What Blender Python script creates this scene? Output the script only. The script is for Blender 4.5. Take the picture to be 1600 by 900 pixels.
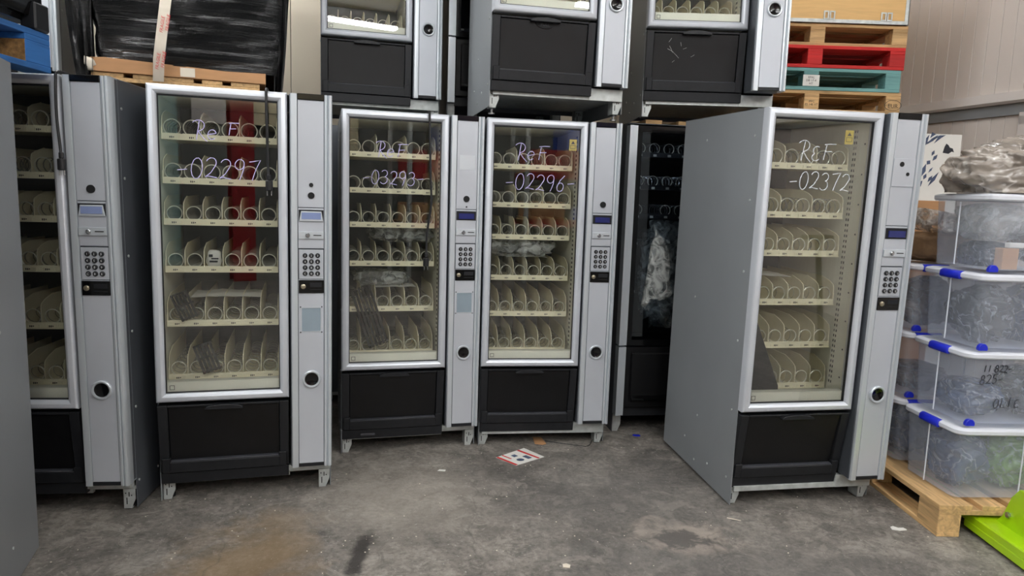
import bpy, bmesh, math, random
from mathutils import Vector, Matrix, noise
random.seed(7)
for o in list(bpy.data.objects): bpy.data.objects.remove(o)
scene = bpy.context.scene
COL = scene.collection
sin, cos, PI = math.sin, math.cos, math.pi

# ---------------------------------------------------------------- camera
PITCH, ROLL = .1301, .0325
cp, sp, cr, sr = cos(PITCH), sin(PITCH), cos(ROLL), sin(ROLL)
fwd = Vector((0, cp, -sp)); up0 = Vector((0, sp, cp)); rt0 = Vector((1, 0, 0))
rt = cr*rt0 + sr*up0; up = -sr*rt0 + cr*up0
cam_d = bpy.data.cameras.new('camera'); cam = bpy.data.objects.new('camera', cam_d); COL.objects.link(cam)
cam_d.sensor_width = 36; cam_d.lens = 1089.6*36/1600; cam_d.clip_start = .05
m = Matrix.Identity(4)
for i in range(3):
    m[i][0] = rt[i]; m[i][1] = up[i]; m[i][2] = -fwd[i]
m.translation = Vector((0, 0, 1.4027)); cam.matrix_world = m
scene.camera = cam

# ---------------------------------------------------------------- world, lights, exposure
w = bpy.data.worlds.new('world'); scene.world = w; w.use_nodes = True
w.node_tree.nodes['Background'].inputs[0].default_value = (.75, .85, 1, 1)
w.node_tree.nodes['Background'].inputs[1].default_value = .6
scene.view_settings.view_transform = 'Standard'; scene.view_settings.look = 'None'
scene.view_settings.exposure = 1.04; scene.view_settings.gamma = 1
LAMP_POWER = 23.5          # emission strength of the tube diffusers
LAMP_COLOR = (.99, 1.0, 1.0)
CEIL = 4.3
LAMPS = [(x, y) for y in (-4.6, -2.6, -.7, 1.0, 2.5, 4.3) for x in (-2.3, 1.15, 4.4)]  # rows spaced for their light; extra ones behind the camera added as frontal fill
LAMPS = [l for l in LAMPS if not (l[0] > 4 and l[1] > 2) and not (l[0] > 0 and l[1] == 2.5)]  # single left lamp kept over the bale, added for glints on its film

# ---------------------------------------------------------------- material helpers
def lin(c):
    return tuple((x/255/12.92 if x/255 <= .04045 else ((x/255+.055)/1.055)**2.4) for x in c)
def new_mat(name):
    mt = bpy.data.materials.new(name); mt.use_nodes = True
    nt = mt.node_tree; return mt, nt, nt.nodes['Principled BSDF']
def N(nt, t, **kw):
    n = nt.nodes.new(t)
    for k, v in kw.items():
        if k.startswith('i_'):
            n.inputs[k[2:].replace('_', ' ')].default_value = v
        else: setattr(n, k, v)
    return n
def ramp(nt, stops, src=None):
    r = nt.nodes.new('ShaderNodeValToRGB'); e = r.color_ramp.elements
    while len(e) < len(stops): e.new(.5)
    for i, (p, c) in enumerate(stops):
        e[i].position = p; e[i].color = (*c, 1) if len(c) == 3 else c
    if src is not None: nt.links.new(src, r.inputs[0])
    return r
def coords(nt, scale=(1, 1, 1), kind='Object', loc=(0, 0, 0)):
    tc = N(nt, 'ShaderNodeTexCoord'); mp = N(nt, 'ShaderNodeMapping')
    mp.inputs['Scale'].default_value = scale; mp.inputs['Location'].default_value = loc
    nt.links.new(tc.outputs[kind], mp.inputs[0]); return mp.outputs[0]
def mat(name, rgb, rough=.5, metal=0, var=.12, scale=8, stretch=(1, 1, 1), bump=0, spec=.5, coat=0, detail=4, bscale=None, sub=0):
    mt, nt, b = new_mat(name); L = nt.links.new
    base = lin(rgb); co = coords(nt, stretch)
    nz = N(nt, 'ShaderNodeTexNoise', i_Scale=scale, i_Detail=detail); L(co, nz.inputs['Vector'])
    lo = tuple(max(0, c*(1-var)) for c in base); hi = tuple(min(1, c*(1+var)) for c in base)
    r = ramp(nt, [(.3, lo), (.7, hi)], nz.outputs[0]); L(r.outputs[0], b.inputs['Base Color'])
    rr = N(nt, 'ShaderNodeMapRange'); rr.inputs[3].default_value = max(.02, rough-.08); rr.inputs[4].default_value = min(1, rough+.08)
    L(nz.outputs[0], rr.inputs[0]); L(rr.outputs[0], b.inputs['Roughness'])
    b.inputs['Metallic'].default_value = metal; b.inputs['Specular IOR Level'].default_value = spec
    b.inputs['Coat Weight'].default_value = coat
    if bump:
        n2 = N(nt, 'ShaderNodeTexNoise', i_Scale=bscale or scale*6, i_Detail=3); L(co, n2.inputs['Vector'])
        bp = N(nt, 'ShaderNodeBump'); bp.inputs['Strength'].default_value = bump; bp.inputs['Distance'].default_value = .01
        L(n2.outputs[0], bp.inputs['Height']); L(bp.outputs[0], b.inputs['Normal'])
    return mt
def clear(name, rgb, alpha=.1, rough=.05, tint=(1, 1, 1), wr=0, wscale=12, blend_noise=0):
    """see-through sheet: transparent mixed with a glossy skin"""
    mt, nt, b = new_mat(name); L = nt.links.new
    b.inputs['Base Color'].default_value = (*lin(rgb), 1); b.inputs['Roughness'].default_value = rough
    tr = N(nt, 'ShaderNodeBsdfTransparent'); tr.inputs[0].default_value = (*tint, 1)
    mx = N(nt, 'ShaderNodeMixShader'); mx.inputs[0].default_value = alpha
    L(tr.outputs[0], mx.inputs[1]); L(b.outputs[0], mx.inputs[2])
    L(mx.outputs[0], nt.nodes['Material Output'].inputs[0])
    if wr:
        co = coords(nt)
        n2 = N(nt, 'ShaderNodeTexNoise', i_Scale=wscale, i_Detail=5, i_Distortion=1.5); L(co, n2.inputs['Vector'])
        bp = N(nt, 'ShaderNodeBump'); bp.inputs['Strength'].default_value = wr; bp.inputs['Distance'].default_value = .03
        L(n2.outputs[0], bp.inputs['Height']); L(bp.outputs[0], b.inputs['Normal'])
        if blend_noise:
            r = ramp(nt, [(.40, (alpha*.5,)*3), (.62, (min(1, alpha+blend_noise),)*3)], n2.outputs[0])
            L(r.outputs[0], mx.inputs[0])
    return mt
def glass(name, tint, base=.04, peak=.75):
    mt, nt, b = new_mat(name); L = nt.links.new
    nt.nodes.remove(b)
    tr = N(nt, 'ShaderNodeBsdfTransparent'); tr.inputs[0].default_value = (*tint, 1)
    gl = N(nt, 'ShaderNodeBsdfGlossy'); gl.inputs['Roughness'].default_value = .0
    gl.inputs[0].default_value = (1, 1, 1, 1)
    lw = N(nt, 'ShaderNodeFresnel'); lw.inputs[0].default_value = 1.5
    mr = N(nt, 'ShaderNodeMapRange'); mr.inputs[1].default_value = 0; mr.inputs[2].default_value = 1
    mr.inputs[3].default_value = base; mr.inputs[4].default_value = peak
    L(lw.outputs[0], mr.inputs[0])
    mx = N(nt, 'ShaderNodeMixShader'); L(mr.outputs[0], mx.inputs[0]); L(tr.outputs[0], mx.inputs[1]); L(gl.outputs[0], mx.inputs[2])
    L(mx.outputs[0], nt.nodes['Material Output'].inputs[0]); return mt

M = {}
M['silver'] = mat('silver_paint', (187, 191, 198), .42, .25, .05, 3)
M['alu'] = mat('aluminium_trim', (202, 208, 213), .34, .45, .05, 4, (1, 1, .1))
M['frame'] = mat('door_frame_aluminium', (204, 208, 215), .38, .3, .04, 3)
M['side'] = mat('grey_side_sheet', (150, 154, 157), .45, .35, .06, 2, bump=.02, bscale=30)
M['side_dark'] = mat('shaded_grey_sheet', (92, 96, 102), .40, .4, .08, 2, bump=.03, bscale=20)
M['galv'] = mat('galvanised_bracket', (186, 190, 188), .45, .35, .2, 25)
M['black'] = mat('black_plastic', (31, 32, 35), .42, 0, .15, 30, bump=.04, bscale=300, spec=.3)
M['black_worn'] = mat('scuffed_black_plastic', (14, 14, 16), .4, 0, .2, 12, bump=.05, bscale=250, spec=.35)
M['ledge'] = mat('grey_black_plastic', (58, 59, 64), .35, 0, .1, 20)
M['black_gloss'] = mat('gloss_black_plastic', (10, 10, 11), .12, 0, .1, 10)
M['dark'] = mat('dark_recess', (14, 14, 15), .8, 0, .1, 8)
M['liner'] = mat('cream_liner', (243, 241, 228), .55, 0, .06, 5)
M['liner_back'] = mat('shaded_liner_back', (66, 74, 72), .6, 0, .1, 5)  # back wall painted dark to stand for shade deep in the cabinet
M['liner_dark'] = mat('dark_liner', (36, 37, 42), .5, 0, .1, 5)
M['cream'] = mat('cream_tray_plastic', (250, 242, 214), .5, 0, .05, 10)
M['mark'] = mat('dark_print', (52, 46, 36), .6, 0, .1, 10)
M['divider'] = mat('grey_cream_divider', (238, 230, 202), .5, 0, .05, 10)
M['ring'] = mat('lit_spiral_end', (228, 226, 212), .3, .3, .03, 10)  # front coil in a lighter copy, the light it catches painted in
M['wire'] = mat('shaded_spiral_wire', (120, 118, 108), .4, .3, .1, 10)  # same wire painted darker for the shade behind the front coil
M['wire_chrome'] = mat('chrome_spiral_wire', (205, 206, 210), .25, .8, .1, 10)
M['lcd'] = mat('grey_blue_display', (128, 142, 182), .25, 0, .04, 10)
M['lcd_blue'] = mat('blue_display', (42, 48, 104), .2, 0, .08, 10)
M['key'] = mat('dark_key', (46, 47, 50), .25, .3, .1, 10)
M['keyw'] = mat('key_print', (205, 205, 205), .5, 0, .02, 10)
M['steel'] = mat('brushed_steel', (170, 172, 174), .28, .9, .1, 20)
M['brass'] = mat('lock_cylinder', (170, 160, 140), .3, .9, .1, 20)
M['tray_blue'] = mat('grey_pocket', (132, 146, 156), .5, 0, .06, 10)
M['pen'] = mat('violet_marker_ink', (200, 192, 240), .5, 0, .02, 10)
M['pen_white'] = mat('white_marker_ink', (214, 216, 222), .5, 0, .02, 10)
M['ink'] = mat('black_marker_ink', (34, 36, 44), .6, 0, .02, 10)
M['cable'] = mat('black_rubber_cable', (22, 22, 24), .45, 0, .1, 10)
M['glass'] = glass('cabinet_glass', (.982, .994, .986), .026, .9)
M['glass_dark'] = glass('smoked_cabinet_glass', (.72, .76, .80), .04, .9)
M['yellow'] = mat('yellow_sticker', (214, 190, 80), .5, 0, .03, 10)
M['white'] = mat('white_paper', (224, 222, 216), .7, 0, .03, 10)
M['red_print'] = mat('red_print', (205, 52, 52), .6, 0, .1, 20)
M['bag'] = clear('crinkled_clear_plastic', (215, 218, 215), .22, .18, (.97, .98, .97), .9, 14, .45)
M['film_loose'] = clear('loose_wrap_film', (212, 205, 196), .42, .2, (.98, .97, .96), 1.0, 16, .5)
def bagmat(name, rgb, crease_glint=(176, 182, 192), sc=4.5):  # thin highlights along the creases are painted into the bag colour
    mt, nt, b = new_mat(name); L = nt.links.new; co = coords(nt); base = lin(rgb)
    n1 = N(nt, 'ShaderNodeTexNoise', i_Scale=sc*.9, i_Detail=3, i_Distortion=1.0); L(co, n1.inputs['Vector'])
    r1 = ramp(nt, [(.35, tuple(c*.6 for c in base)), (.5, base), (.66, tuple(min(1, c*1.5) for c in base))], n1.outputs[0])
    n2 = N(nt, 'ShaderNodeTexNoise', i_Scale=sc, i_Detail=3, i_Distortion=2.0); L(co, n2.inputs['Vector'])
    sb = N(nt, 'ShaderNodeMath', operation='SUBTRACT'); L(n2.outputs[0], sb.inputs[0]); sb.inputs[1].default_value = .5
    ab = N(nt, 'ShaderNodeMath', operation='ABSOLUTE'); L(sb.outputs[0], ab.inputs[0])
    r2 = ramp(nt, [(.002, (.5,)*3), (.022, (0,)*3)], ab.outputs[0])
    mx = N(nt, 'ShaderNodeMix', data_type='RGBA'); L(r2.outputs[0], mx.inputs[0]); L(r1.outputs[0], mx.inputs[6]); mx.inputs[7].default_value = (*lin(crease_glint), 1)
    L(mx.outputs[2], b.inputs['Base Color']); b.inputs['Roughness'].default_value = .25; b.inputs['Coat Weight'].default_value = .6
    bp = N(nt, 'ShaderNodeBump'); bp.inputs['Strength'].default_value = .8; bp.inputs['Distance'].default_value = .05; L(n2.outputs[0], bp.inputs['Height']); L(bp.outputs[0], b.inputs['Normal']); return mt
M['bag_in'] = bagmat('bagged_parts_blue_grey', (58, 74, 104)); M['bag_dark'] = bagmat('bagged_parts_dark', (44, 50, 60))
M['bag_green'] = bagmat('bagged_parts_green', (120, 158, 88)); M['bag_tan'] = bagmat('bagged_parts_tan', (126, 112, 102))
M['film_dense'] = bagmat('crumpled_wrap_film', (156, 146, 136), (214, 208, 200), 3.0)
M['crate'] = clear('frosted_crate_plastic', (222, 228, 240), .24, .28, (.93, .95, .99))
M['crate_rim'] = clear('frosted_lid_plastic', (236, 239, 247), .80, .35, (.97, .98, 1))
M['clip'] = mat('blue_clip', (24, 40, 190), .35, 0, .05, 10)
M['lime'] = mat('lime_green_paint', (178, 222, 22), .3, 0, .05, 6, coat=.4)
M['card'] = mat('brown_cardboard', (176, 132, 92), .8, 0, .08, 6, (1, 1, 6), bump=.05)
M['card_bag'] = mat('brown_paper_sack', (140, 108, 76), .8, 0, .2, 20, bump=.5, bscale=40)
M['cardw'] = mat('torn_white_card', (214, 204, 188), .8, 0, .08, 10)
def wood(name, rgb, var=.25):
    mt, nt, b = new_mat(name); L = nt.links.new; base = lin(rgb)
    oi = N(nt, 'ShaderNodeObjectInfo')
    tc = N(nt, 'ShaderNodeTexCoord'); mp = N(nt, 'ShaderNodeMapping'); mp.inputs['Scale'].default_value = (2.0, 22, 22)
    ad = N(nt, 'ShaderNodeVectorMath', operation='ADD'); L(tc.outputs['Object'], ad.inputs[0]); L(oi.outputs['Random'], ad.inputs[1])
    L(ad.outputs[0], mp.inputs[0])
    nz = N(nt, 'ShaderNodeTexNoise', i_Scale=1.6, i_Detail=6, i_Distortion=1.2); L(mp.outputs[0], nz.inputs['Vector'])
    r = ramp(nt, [(.28, tuple(c*(1-var*1.4) for c in base)), (.5, base), (.75, tuple(min(1, c*(1+var)) for c in base))], nz.outputs[0])
    hs = N(nt, 'ShaderNodeHueSaturation'); mr = N(nt, 'ShaderNodeMapRange'); mr.inputs[3].default_value = .8; mr.inputs[4].default_value = 1.15
    L(oi.outputs['Random'], mr.inputs[0]); L(mr.outputs[0], hs.inputs['Value']); L(r.outputs[0], hs.inputs['Color'])
    L(hs.outputs[0], b.inputs['Base Color']); b.inputs['Roughness'].default_value = .75
    bp = N(nt, 'ShaderNodeBump'); bp.inputs['Strength'].default_value = .25; bp.inputs['Distance'].default_value = .004
    L(nz.outputs[0], bp.inputs['Height']); L(bp.outputs[0], b.inputs['Normal']); return mt
M['wood'] = wood('pallet_wood', (206, 168, 118)); M['wood_red'] = wood('red_painted_wood', (196, 40, 38), .15)
M['wood_teal'] = wood('teal_painted_wood', (112, 160, 158), .15); M['wood_blue'] = wood('blue_painted_wood', (46, 104, 168), .2)
M['ply'] = wood('yellow_plywood', (232, 188, 126), .06); M['chip'] = mat('chipboard', (150, 112, 66), .9, 0, .4, 60, bump=.3)

# ---------------------------------------------------------------- mesh helpers
class MB:
    def __init__(s): s.v = []; s.f = []
    def add(s, vs, fs):
        k = len(s.v); s.v += [tuple(p) for p in vs]; s.f += [tuple(i+k for i in f) for f in fs]; return s
    def box(s, x0, x1, y0, y1, z0, z1):
        return s.add([(x, y, z) for z in (z0, z1) for y in (y0, y1) for x in (x0, x1)],
                     [(0, 2, 3, 1), (4, 5, 7, 6), (0, 1, 5, 4), (2, 6, 7, 3), (0, 4, 6, 2), (1, 3, 7, 5)])
    def prism_x(s, poly, x0, x1):       # polygon in (y,z) drawn out along x
        n = len(poly)
        return s.add([(x0, y, z) for y, z in poly]+[(x1, y, z) for y, z in poly],
                     [tuple(range(n))[::-1], tuple(range(n, 2*n))]+[(i, (i+1) % n, n+(i+1) % n, n+i) for i in range(n)])
    def prism_y(s, poly, y0, y1):       # polygon in (x,z)
        n = len(poly)
        return s.add([(x, y0, z) for x, z in poly]+[(x, y1, z) for x, z in poly],
                     [tuple(range(n)), tuple(range(n, 2*n))[::-1]]+[((i+1) % n, i, n+i, n+(i+1) % n) for i in range(n)])
    def prism_z(s, poly, z0, z1):
        n = len(poly)
        return s.add([(x, y, z0) for x, y in poly]+[(x, y, z1) for x, y in poly],
                     [tuple(range(n))[::-1], tuple(range(n, 2*n))]+[(i, (i+1) % n, n+(i+1) % n, n+i) for i in range(n)])
    def disc_y(s, cx, cz, r, y0, y1, n=20, rz=None):
        return s.prism_y([(cx+r*cos(2*PI*i/n), cz+(rz or r)*sin(2*PI*i/n)) for i in range(n)], y0, y1)
    def ring_y(s, cx, cz, prof, n=28):  # prof: list of (radius, y), lathed round the y axis
        vs = []; fs = []; k = len(prof)
        for i in range(n):
            a = 2*PI*i/n
            vs += [(cx+r*cos(a), y, cz+r*sin(a)) for r, y in prof]
        for i in range(n):
            for j in range(k-1):
                a, b = i*k+j, ((i+1) % n)*k+j
                fs.append((a, b, b+1, a+1))
        return s.add(vs, fs)
    def frame_y(s, x0, x1, z0, z1, prof):   # mitred frame, prof (inset, y)
        vs = []; fs = []; k = len(prof)
        for sx, sz in ((0, 0), (1, 0), (1, 1), (0, 1)):
            for d, y in prof:
                vs.append((x0+d if not sx else x1-d, y, z0+d if not sz else z1-d))
        for c in range(4):
            for j in range(k-1):
                a, b = c*k+j, ((c+1) % 4)*k+j
                fs.append((a, b, b+1, a+1))
        return s.add(vs, fs)
    def tube(s, pts, r, n=6, caps=True):
        pts = [Vector(p) for p in pts]; vs = []; fs = []; nn = len(pts)
        t0 = (pts[1]-pts[0]).normalized()
        a = t0.orthogonal().normalized()
        for i, p in enumerate(pts):
            t = (pts[min(i+1, nn-1)]-pts[max(i-1, 0)]).normalized()
            a = (a-t*a.dot(t)).normalized(); b = t.cross(a)
            for j in range(n):
                q = 2*PI*j/n; vs.append(p+a*r*cos(q)+b*r*sin(q))
        for i in range(nn-1):
            for j in range(n):
                fs.append((i*n+j, i*n+(j+1) % n, (i+1)*n+(j+1) % n, (i+1)*n+j))
        if caps: fs += [tuple(range(n))[::-1], tuple(range((nn-1)*n, nn*n))]
        return s.add(vs, fs)
    def mesh(s, name, mt, bevel=0, seg=1, smooth=True):
        me = bpy.data.meshes.new(name); me.from_pydata(s.v, [], s.f)
        if bevel:
            bm = bmesh.new(); bm.from_mesh(me)
            ed = [e for e in bm.edges if len(e.link_faces) == 2 and e.calc_face_angle(0) > .6]
            bmesh.ops.bevel(bm, geom=ed, offset=bevel, segments=seg, affect='EDGES', clamp_overlap=True)
            bm.to_mesh(me); bm.free()
        me.materials.append(mt)
        if smooth:
            me.polygons.foreach_set('use_smooth', [True]*len(me.polygons)); me.set_sharp_from_angle(angle=.6)
        me.update(); return me
def put(name, me, parent=None, loc=(0, 0, 0), rot=(0, 0, 0)):
    o = bpy.data.objects.new(name, me); COL.objects.link(o)
    if parent: o.parent = parent
    o.location = loc; o.rotation_euler = rot; return o
def tag(o, label, cat, group=None, kind=None):
    o['label'] = label; o['category'] = cat
    if group: o['group'] = group
    if kind: o['kind'] = kind
    return o
def empty(name, loc, rot=(0, 0, 0)):
    o = bpy.data.objects.new(name, None); COL.objects.link(o); o.location = loc; o.rotation_euler = rot
    o.empty_display_size = .1; return o
def structure(name, mb, mt, **k):
    o = put(name, mb.mesh(name, mt, **k)); o['kind'] = 'structure'; return o
CACHE = {}
def cpart(name, key, fn, mt, parent, loc=(0, 0, 0), rot=(0, 0, 0), **k):
    """a part whose mesh is built once and shared"""
    kk = (name, key, mt)
    if kk not in CACHE: CACHE[kk] = fn().mesh(name, M[mt], **k)
    return put(name, CACHE[kk], parent, loc, rot)
def text_mesh(body, size, mt, shear=0, thick=.0002, align='LEFT'):
    cu = bpy.data.curves.new('t', 'FONT'); cu.body = body; cu.size = size; cu.shear = shear; cu.extrude = thick
    cu.align_x = align; cu.resolution_u = 2
    o = bpy.data.objects.new('t', cu); COL.objects.link(o)
    dg = bpy.context.evaluated_depsgraph_get(); me = bpy.data.meshes.new_from_object(o.evaluated_get(dg))
    bpy.data.objects.remove(o); me.name = 'lettering'; me.materials.clear(); me.materials.append(M[mt]); return me

# hand-written glyphs: strokes in a 1 x 1.4 box
def arc(cx, cy, rx, ry, a0, a1, n=12):
    return [(cx+rx*cos(math.radians(a0+(a1-a0)*i/n)), cy+ry*sin(math.radians(a0+(a1-a0)*i/n))) for i in range(n+1)]
GL = {
 '0': [arc(.45, .7, .42, .72, 100, 470)],
 '2': [arc(.42, 1.02, .38, .36, 160, -30, 9)+[(.45, .35), (.05, .05), (.3, .12), (.95, 0)]],
 '3': [arc(.4, 1.05, .36, .33, 150, -70, 9)+arc(.4, .38, .42, .38, 80, -150, 10)],
 '6': [[(.75, 1.4), (.35, 1.0), (.1, .5)]+arc(.42, .38, .34, .38, 170, 520, 14)],
 '7': [[(.05, 1.25), (.4, 1.3), (.9, 1.4), (.6, .7), (.4, -.05)]],
 '8': [arc(.45, 1.05, .3, .33, 270, -90, 12)+arc(.45, .36, .38, .38, 90, 450, 12)],
 '9': [arc(.42, .98, .36, .36, 20, 380, 12)+[(.75, .6), (.6, .1), (.5, -.1)]],
 '5': [[(.85, 1.4), (.25, 1.35), (.18, .8)]+arc(.4, .4, .4, .42, 110, -140, 9)],
 '-': [[(.1, .62), (.8, .68)]],
 'R': [[(.32, 1.45), (.28, .8), (.22, .0)], arc(.25, 1.1, .55, .42, 150, -80, 10)+[(.3, .68), (.7, .25), (1.15, -.1)]],
 'E': [arc(.5, .75, .35, .3, 60, 250, 7)+arc(.5, .25, .38, .28, 120, 330, 7)],
 'e': [[(.1, .4), (.7, .5)]+arc(.42, .4, .36, .38, 20, 320, 10)],
 'F': [[(.3, 1.1), (.25, .5), (.2, .0)], [(.1, 1.15), (.6, 1.2), (1.2, 1.2)], [(.2, .62), (.9, .66)]],
 'O': [arc(.45, .65, .38, .62, 90, 450)], 'L': [[(.2, 1.3), (.18, .05), (.8, .05)]],
 'I': [[(.4, 1.3), (.38, 0)]], 'B': [[(.2, 1.3), (.18, 0)], arc(.25, 1.0, .45, .3, 90, -90, 8)+arc(.25, .36, .55, .36, 90, -90, 8)],
 '1': [[(.3, 1.1), (.45, 1.35), (.4, 0)]], ' ': []}
def scrawl(words, r=.0018):
    """words: (text, x, z, height, slope); strokes in the x-z plane"""
    mb = MB()
    for txt, x, z, h, sl in words:
        k = h/1.4; cx = 0
        for i, ch in enumerate(txt):
            dz = ((i*37) % 5-2)*.02*h
            for st in GL[ch]:
                mb.tube([(x+(cx+px+.12*pz)*k*.86, 0, z+dz+pz*k+sl*(cx+px)*k) for px, pz in st], r, 5)
            cx += 1.08 if ch != ' ' else .6
    return mb

# ---------------------------------------------------------------- the room
def floor_mat():
    mt, nt, b = new_mat('worn_concrete'); L = nt.links.new
    co = coords(nt)
    def nz(s, d=6, dist=0, off=(0, 0, 0)):
        mp = N(nt, 'ShaderNodeMapping'); mp.inputs['Location'].default_value = off; L(co, mp.inputs[0])
        n = N(nt, 'ShaderNodeTexNoise', i_Scale=s, i_Detail=d, i_Distortion=dist, i_Roughness=.70); L(mp.outputs[0], n.inputs['Vector']); return n.outputs[0]
    def mixc(f, a, bb, mode='MIX'):
        mx = N(nt, 'ShaderNodeMix', data_type='RGBA', blend_type=mode)
        if isinstance(f, float): mx.inputs[0].default_value = f
        else: L(f, mx.inputs[0])
        for k, s in ((6, a), (7, bb)):
            if isinstance(s, tuple): mx.inputs[k].default_value = (*s, 1)
            else: L(s, mx.inputs[k])
        return mx.outputs[2]
    base = ramp(nt, [(.30, lin((86, 82, 78))), (.5, lin((126, 120, 113))), (.68, lin((162, 155, 146)))], nz(1.7, 14, .8)).outputs[0]
    fine = ramp(nt, [(.34, (.42,)*3), (.6, (1.12,)*3)], nz(7, 14, .6)).outputs[0]
    c = mixc(.75, base, fine, 'MULTIPLY')
    grain = ramp(nt, [(.36, (.60,)*3), (.5, (.98,)*3), (.64, (1.25,)*3)], nz(42, 8, .2)).outputs[0]
    c = mixc(.85, c, grain, 'MULTIPLY')
    chalk = ramp(nt, [(.56, (0,)*3), (.60, (.55,)*3)], nz(6.5, 14, 1.2, (7, 1, 0))).outputs[0]
    c = mixc(chalk, c, lin((158, 151, 142)))
    soot = ramp(nt, [(.36, (.6,)*3), (.41, (0,)*3)], nz(5, 14, 1.0, (1, 9, 0))).outputs[0]
    c = mixc(soot, c, lin((78, 75, 72)))
    spk = ramp(nt, [(.62, (0,)*3), (.72, (1,)*3)], nz(60, 3)).outputs[0]
    c = mixc(spk, c, lin((176, 172, 166)))
    dark = ramp(nt, [(.30, (1,)*3), (.42, (0,)*3)], nz(2.6, 8, 1.2, (4, 2, 0))).outputs[0]
    mm = N(nt, 'ShaderNodeMath', operation='MULTIPLY'); L(dark, mm.inputs[0]); mm.inputs[1].default_value = .55
    c = mixc(mm.outputs[0], c, lin((66, 62, 58)))
    # stains with a place of their own
    def blob(cx, cy, rx, ry, amt, col, c, ns=5, edge=.5):
        mp = N(nt, 'ShaderNodeMapping'); mp.inputs['Location'].default_value = (-cx/rx, -cy/ry, 0); mp.inputs['Scale'].default_value = (1/rx, 1/ry, 0)
        L(co, mp.inputs[0]); ln = N(nt, 'ShaderNodeVectorMath', operation='LENGTH'); L(mp.outputs[0], ln.inputs[0])
        ad = N(nt, 'ShaderNodeMath', operation='MULTIPLY_ADD'); L(nz(ns, 6, .5), ad.inputs[0]); ad.inputs[1].default_value = 2.2; L(ln.outputs['Value'], ad.inputs[2])
        r = ramp(nt, [(0, (amt,)*3), (1, (0,)*3)]); mr = N(nt, 'ShaderNodeMapRange'); mr.inputs[1].default_value = 1.5; mr.inputs[2].default_value = 1.5+edge*1.6
        L(ad.outputs[0], mr.inputs[0]); L(mr.outputs[0], r.inputs[0]); return mixc(r.outputs[0], c, col)
    c = blob(-.98, 2.42, .28, .48, .65, lin((128, 104, 70)), c)
    c = blob(-.45, 3.1, .5, .5, .45, lin((158, 150, 140)), c)
    c = blob(.75, 2.80, .30, .22, .9, lin((172, 160, 148)), c, 9, .25)
    c = blob(.74, 2.77, .19, .13, .85, lin((74, 70, 68)), c, 14, .2)
    c = blob(-.56, 2.55, .05, .30, .9, lin((48, 44, 42)), c, 8, .3)
    c = blob(.55, 3.15, .45, .4, .5, lin((88, 86, 84)), c, 4, .8)
    c = blob(1.0, 2.55, .6, .2, .5, lin((92, 90, 88)), c, 4, .8)
    # fine cracks
    vo = N(nt, 'ShaderNodeTexVoronoi', feature='DISTANCE_TO_EDGE', i_Scale=.75)
    mp = N(nt, 'ShaderNodeMapping'); L(co, mp.inputs[0])
    wv = N(nt, 'ShaderNodeTexNoise', i_Scale=4, i_Detail=6); L(mp.outputs[0], wv.inputs['Vector'])
    av = N(nt, 'ShaderNodeVectorMath', operation='MULTIPLY_ADD'); L(wv.outputs['Color'], av.inputs[0]); av.inputs[1].default_value = (.35,)*3; L(mp.outputs[0], av.inputs[2])
    L(av.outputs[0], vo.inputs['Vector'])
    cr_ = ramp(nt, [(.0008, (.35,)*3), (.005, (0,)*3)], vo.outputs[0]).outputs[0]
    c = mixc(cr_, c, lin((60, 57, 54)))
    L(c, b.inputs['Base Color'])
    rr = N(nt, 'ShaderNodeMapRange'); rr.inputs[3].default_value = .5; rr.inputs[4].default_value = .85; L(nz(5, 6), rr.inputs[0]); L(rr.outputs[0], b.inputs['Roughness'])
    bp = N(nt, 'ShaderNodeBump'); bp.inputs['Strength'].default_value = .6; bp.inputs['Distance'].default_value = .01; L(nz(22, 10), bp.inputs['Height']); L(bp.outputs[0], b.inputs['Normal'])
    return mt
M['floor'] = floor_mat()
M['wall_panel'] = mat('grey_sandwich_panel', (208, 199, 192), .5, .0, .03, 1.5)
M['wall_trim'] = mat('grey_panel_trim', (214, 208, 204), .4, .1, .03, 1.5)
M['wall_beige'] = mat('beige_wall_panel', (226, 214, 194), .6, 0, .05, 1.5)
M['rear'] = mat('grey_rear_wall', (112, 112, 108), .8, 0, .08, 2)
M['block'] = mat('beige_block', (226, 214, 178), .8, 0, .06, 2)
M['ceil'] = mat('ceiling_sheet', (196, 196, 192), .7, 0, .03, 2)
M['red_steel'] = mat('red_column_paint', (150, 24, 32), .4, 0, .05, 3)
M['teal'] = mat('pale_teal_door', (150, 186, 184), .5, 0, .05, 3)
M['bluep'] = mat('blue_tarp', (34, 70, 170), .5, 0, .08, 3)
structure('floor', MB().box(-7, 7, -6, 9, -.1, 0), M['floor'], smooth=False)
structure('ceiling', MB().box(-7, 7, -6, 9, CEIL, CEIL+.1), M['ceil'], smooth=False)
structure('wall_left', MB().box(-7, -6.9, -6, 9, 0, CEIL), M['rear'], smooth=False)
structure('wall_rear', MB().box(-6.9, 6.9, -6, -5.9, 0, CEIL), M['rear'], smooth=False)

def panel_wall(name, origin, yaw, length, z0, z1, pitch, mt, gap=.006, thick=.06):
    """a wall of upright sheet panels; x runs along the wall, the room is at -y"""
    root = put(name, MB().box(0, length, .02, .02+thick, z0, z1).mesh(name, M['dark'], smooth=False)); root['kind'] = 'structure'
    root.location = origin; root.rotation_euler = (0, 0, yaw)
    me = MB().box(0, pitch-gap, 0, .03, z0, z1).mesh('wall_sheet', M[mt], bevel=.003)
    for i in range(int(length/pitch)): put('wall_sheet', me, root, (i*pitch, 0, 0))
    return root
# back wall: behind the machines, left part seen above them
panel_wall('wall_back', (-6.6, 3.95, 0), .296, 9.9, 0, CEIL, .30, 'wall_beige', .004)
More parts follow.
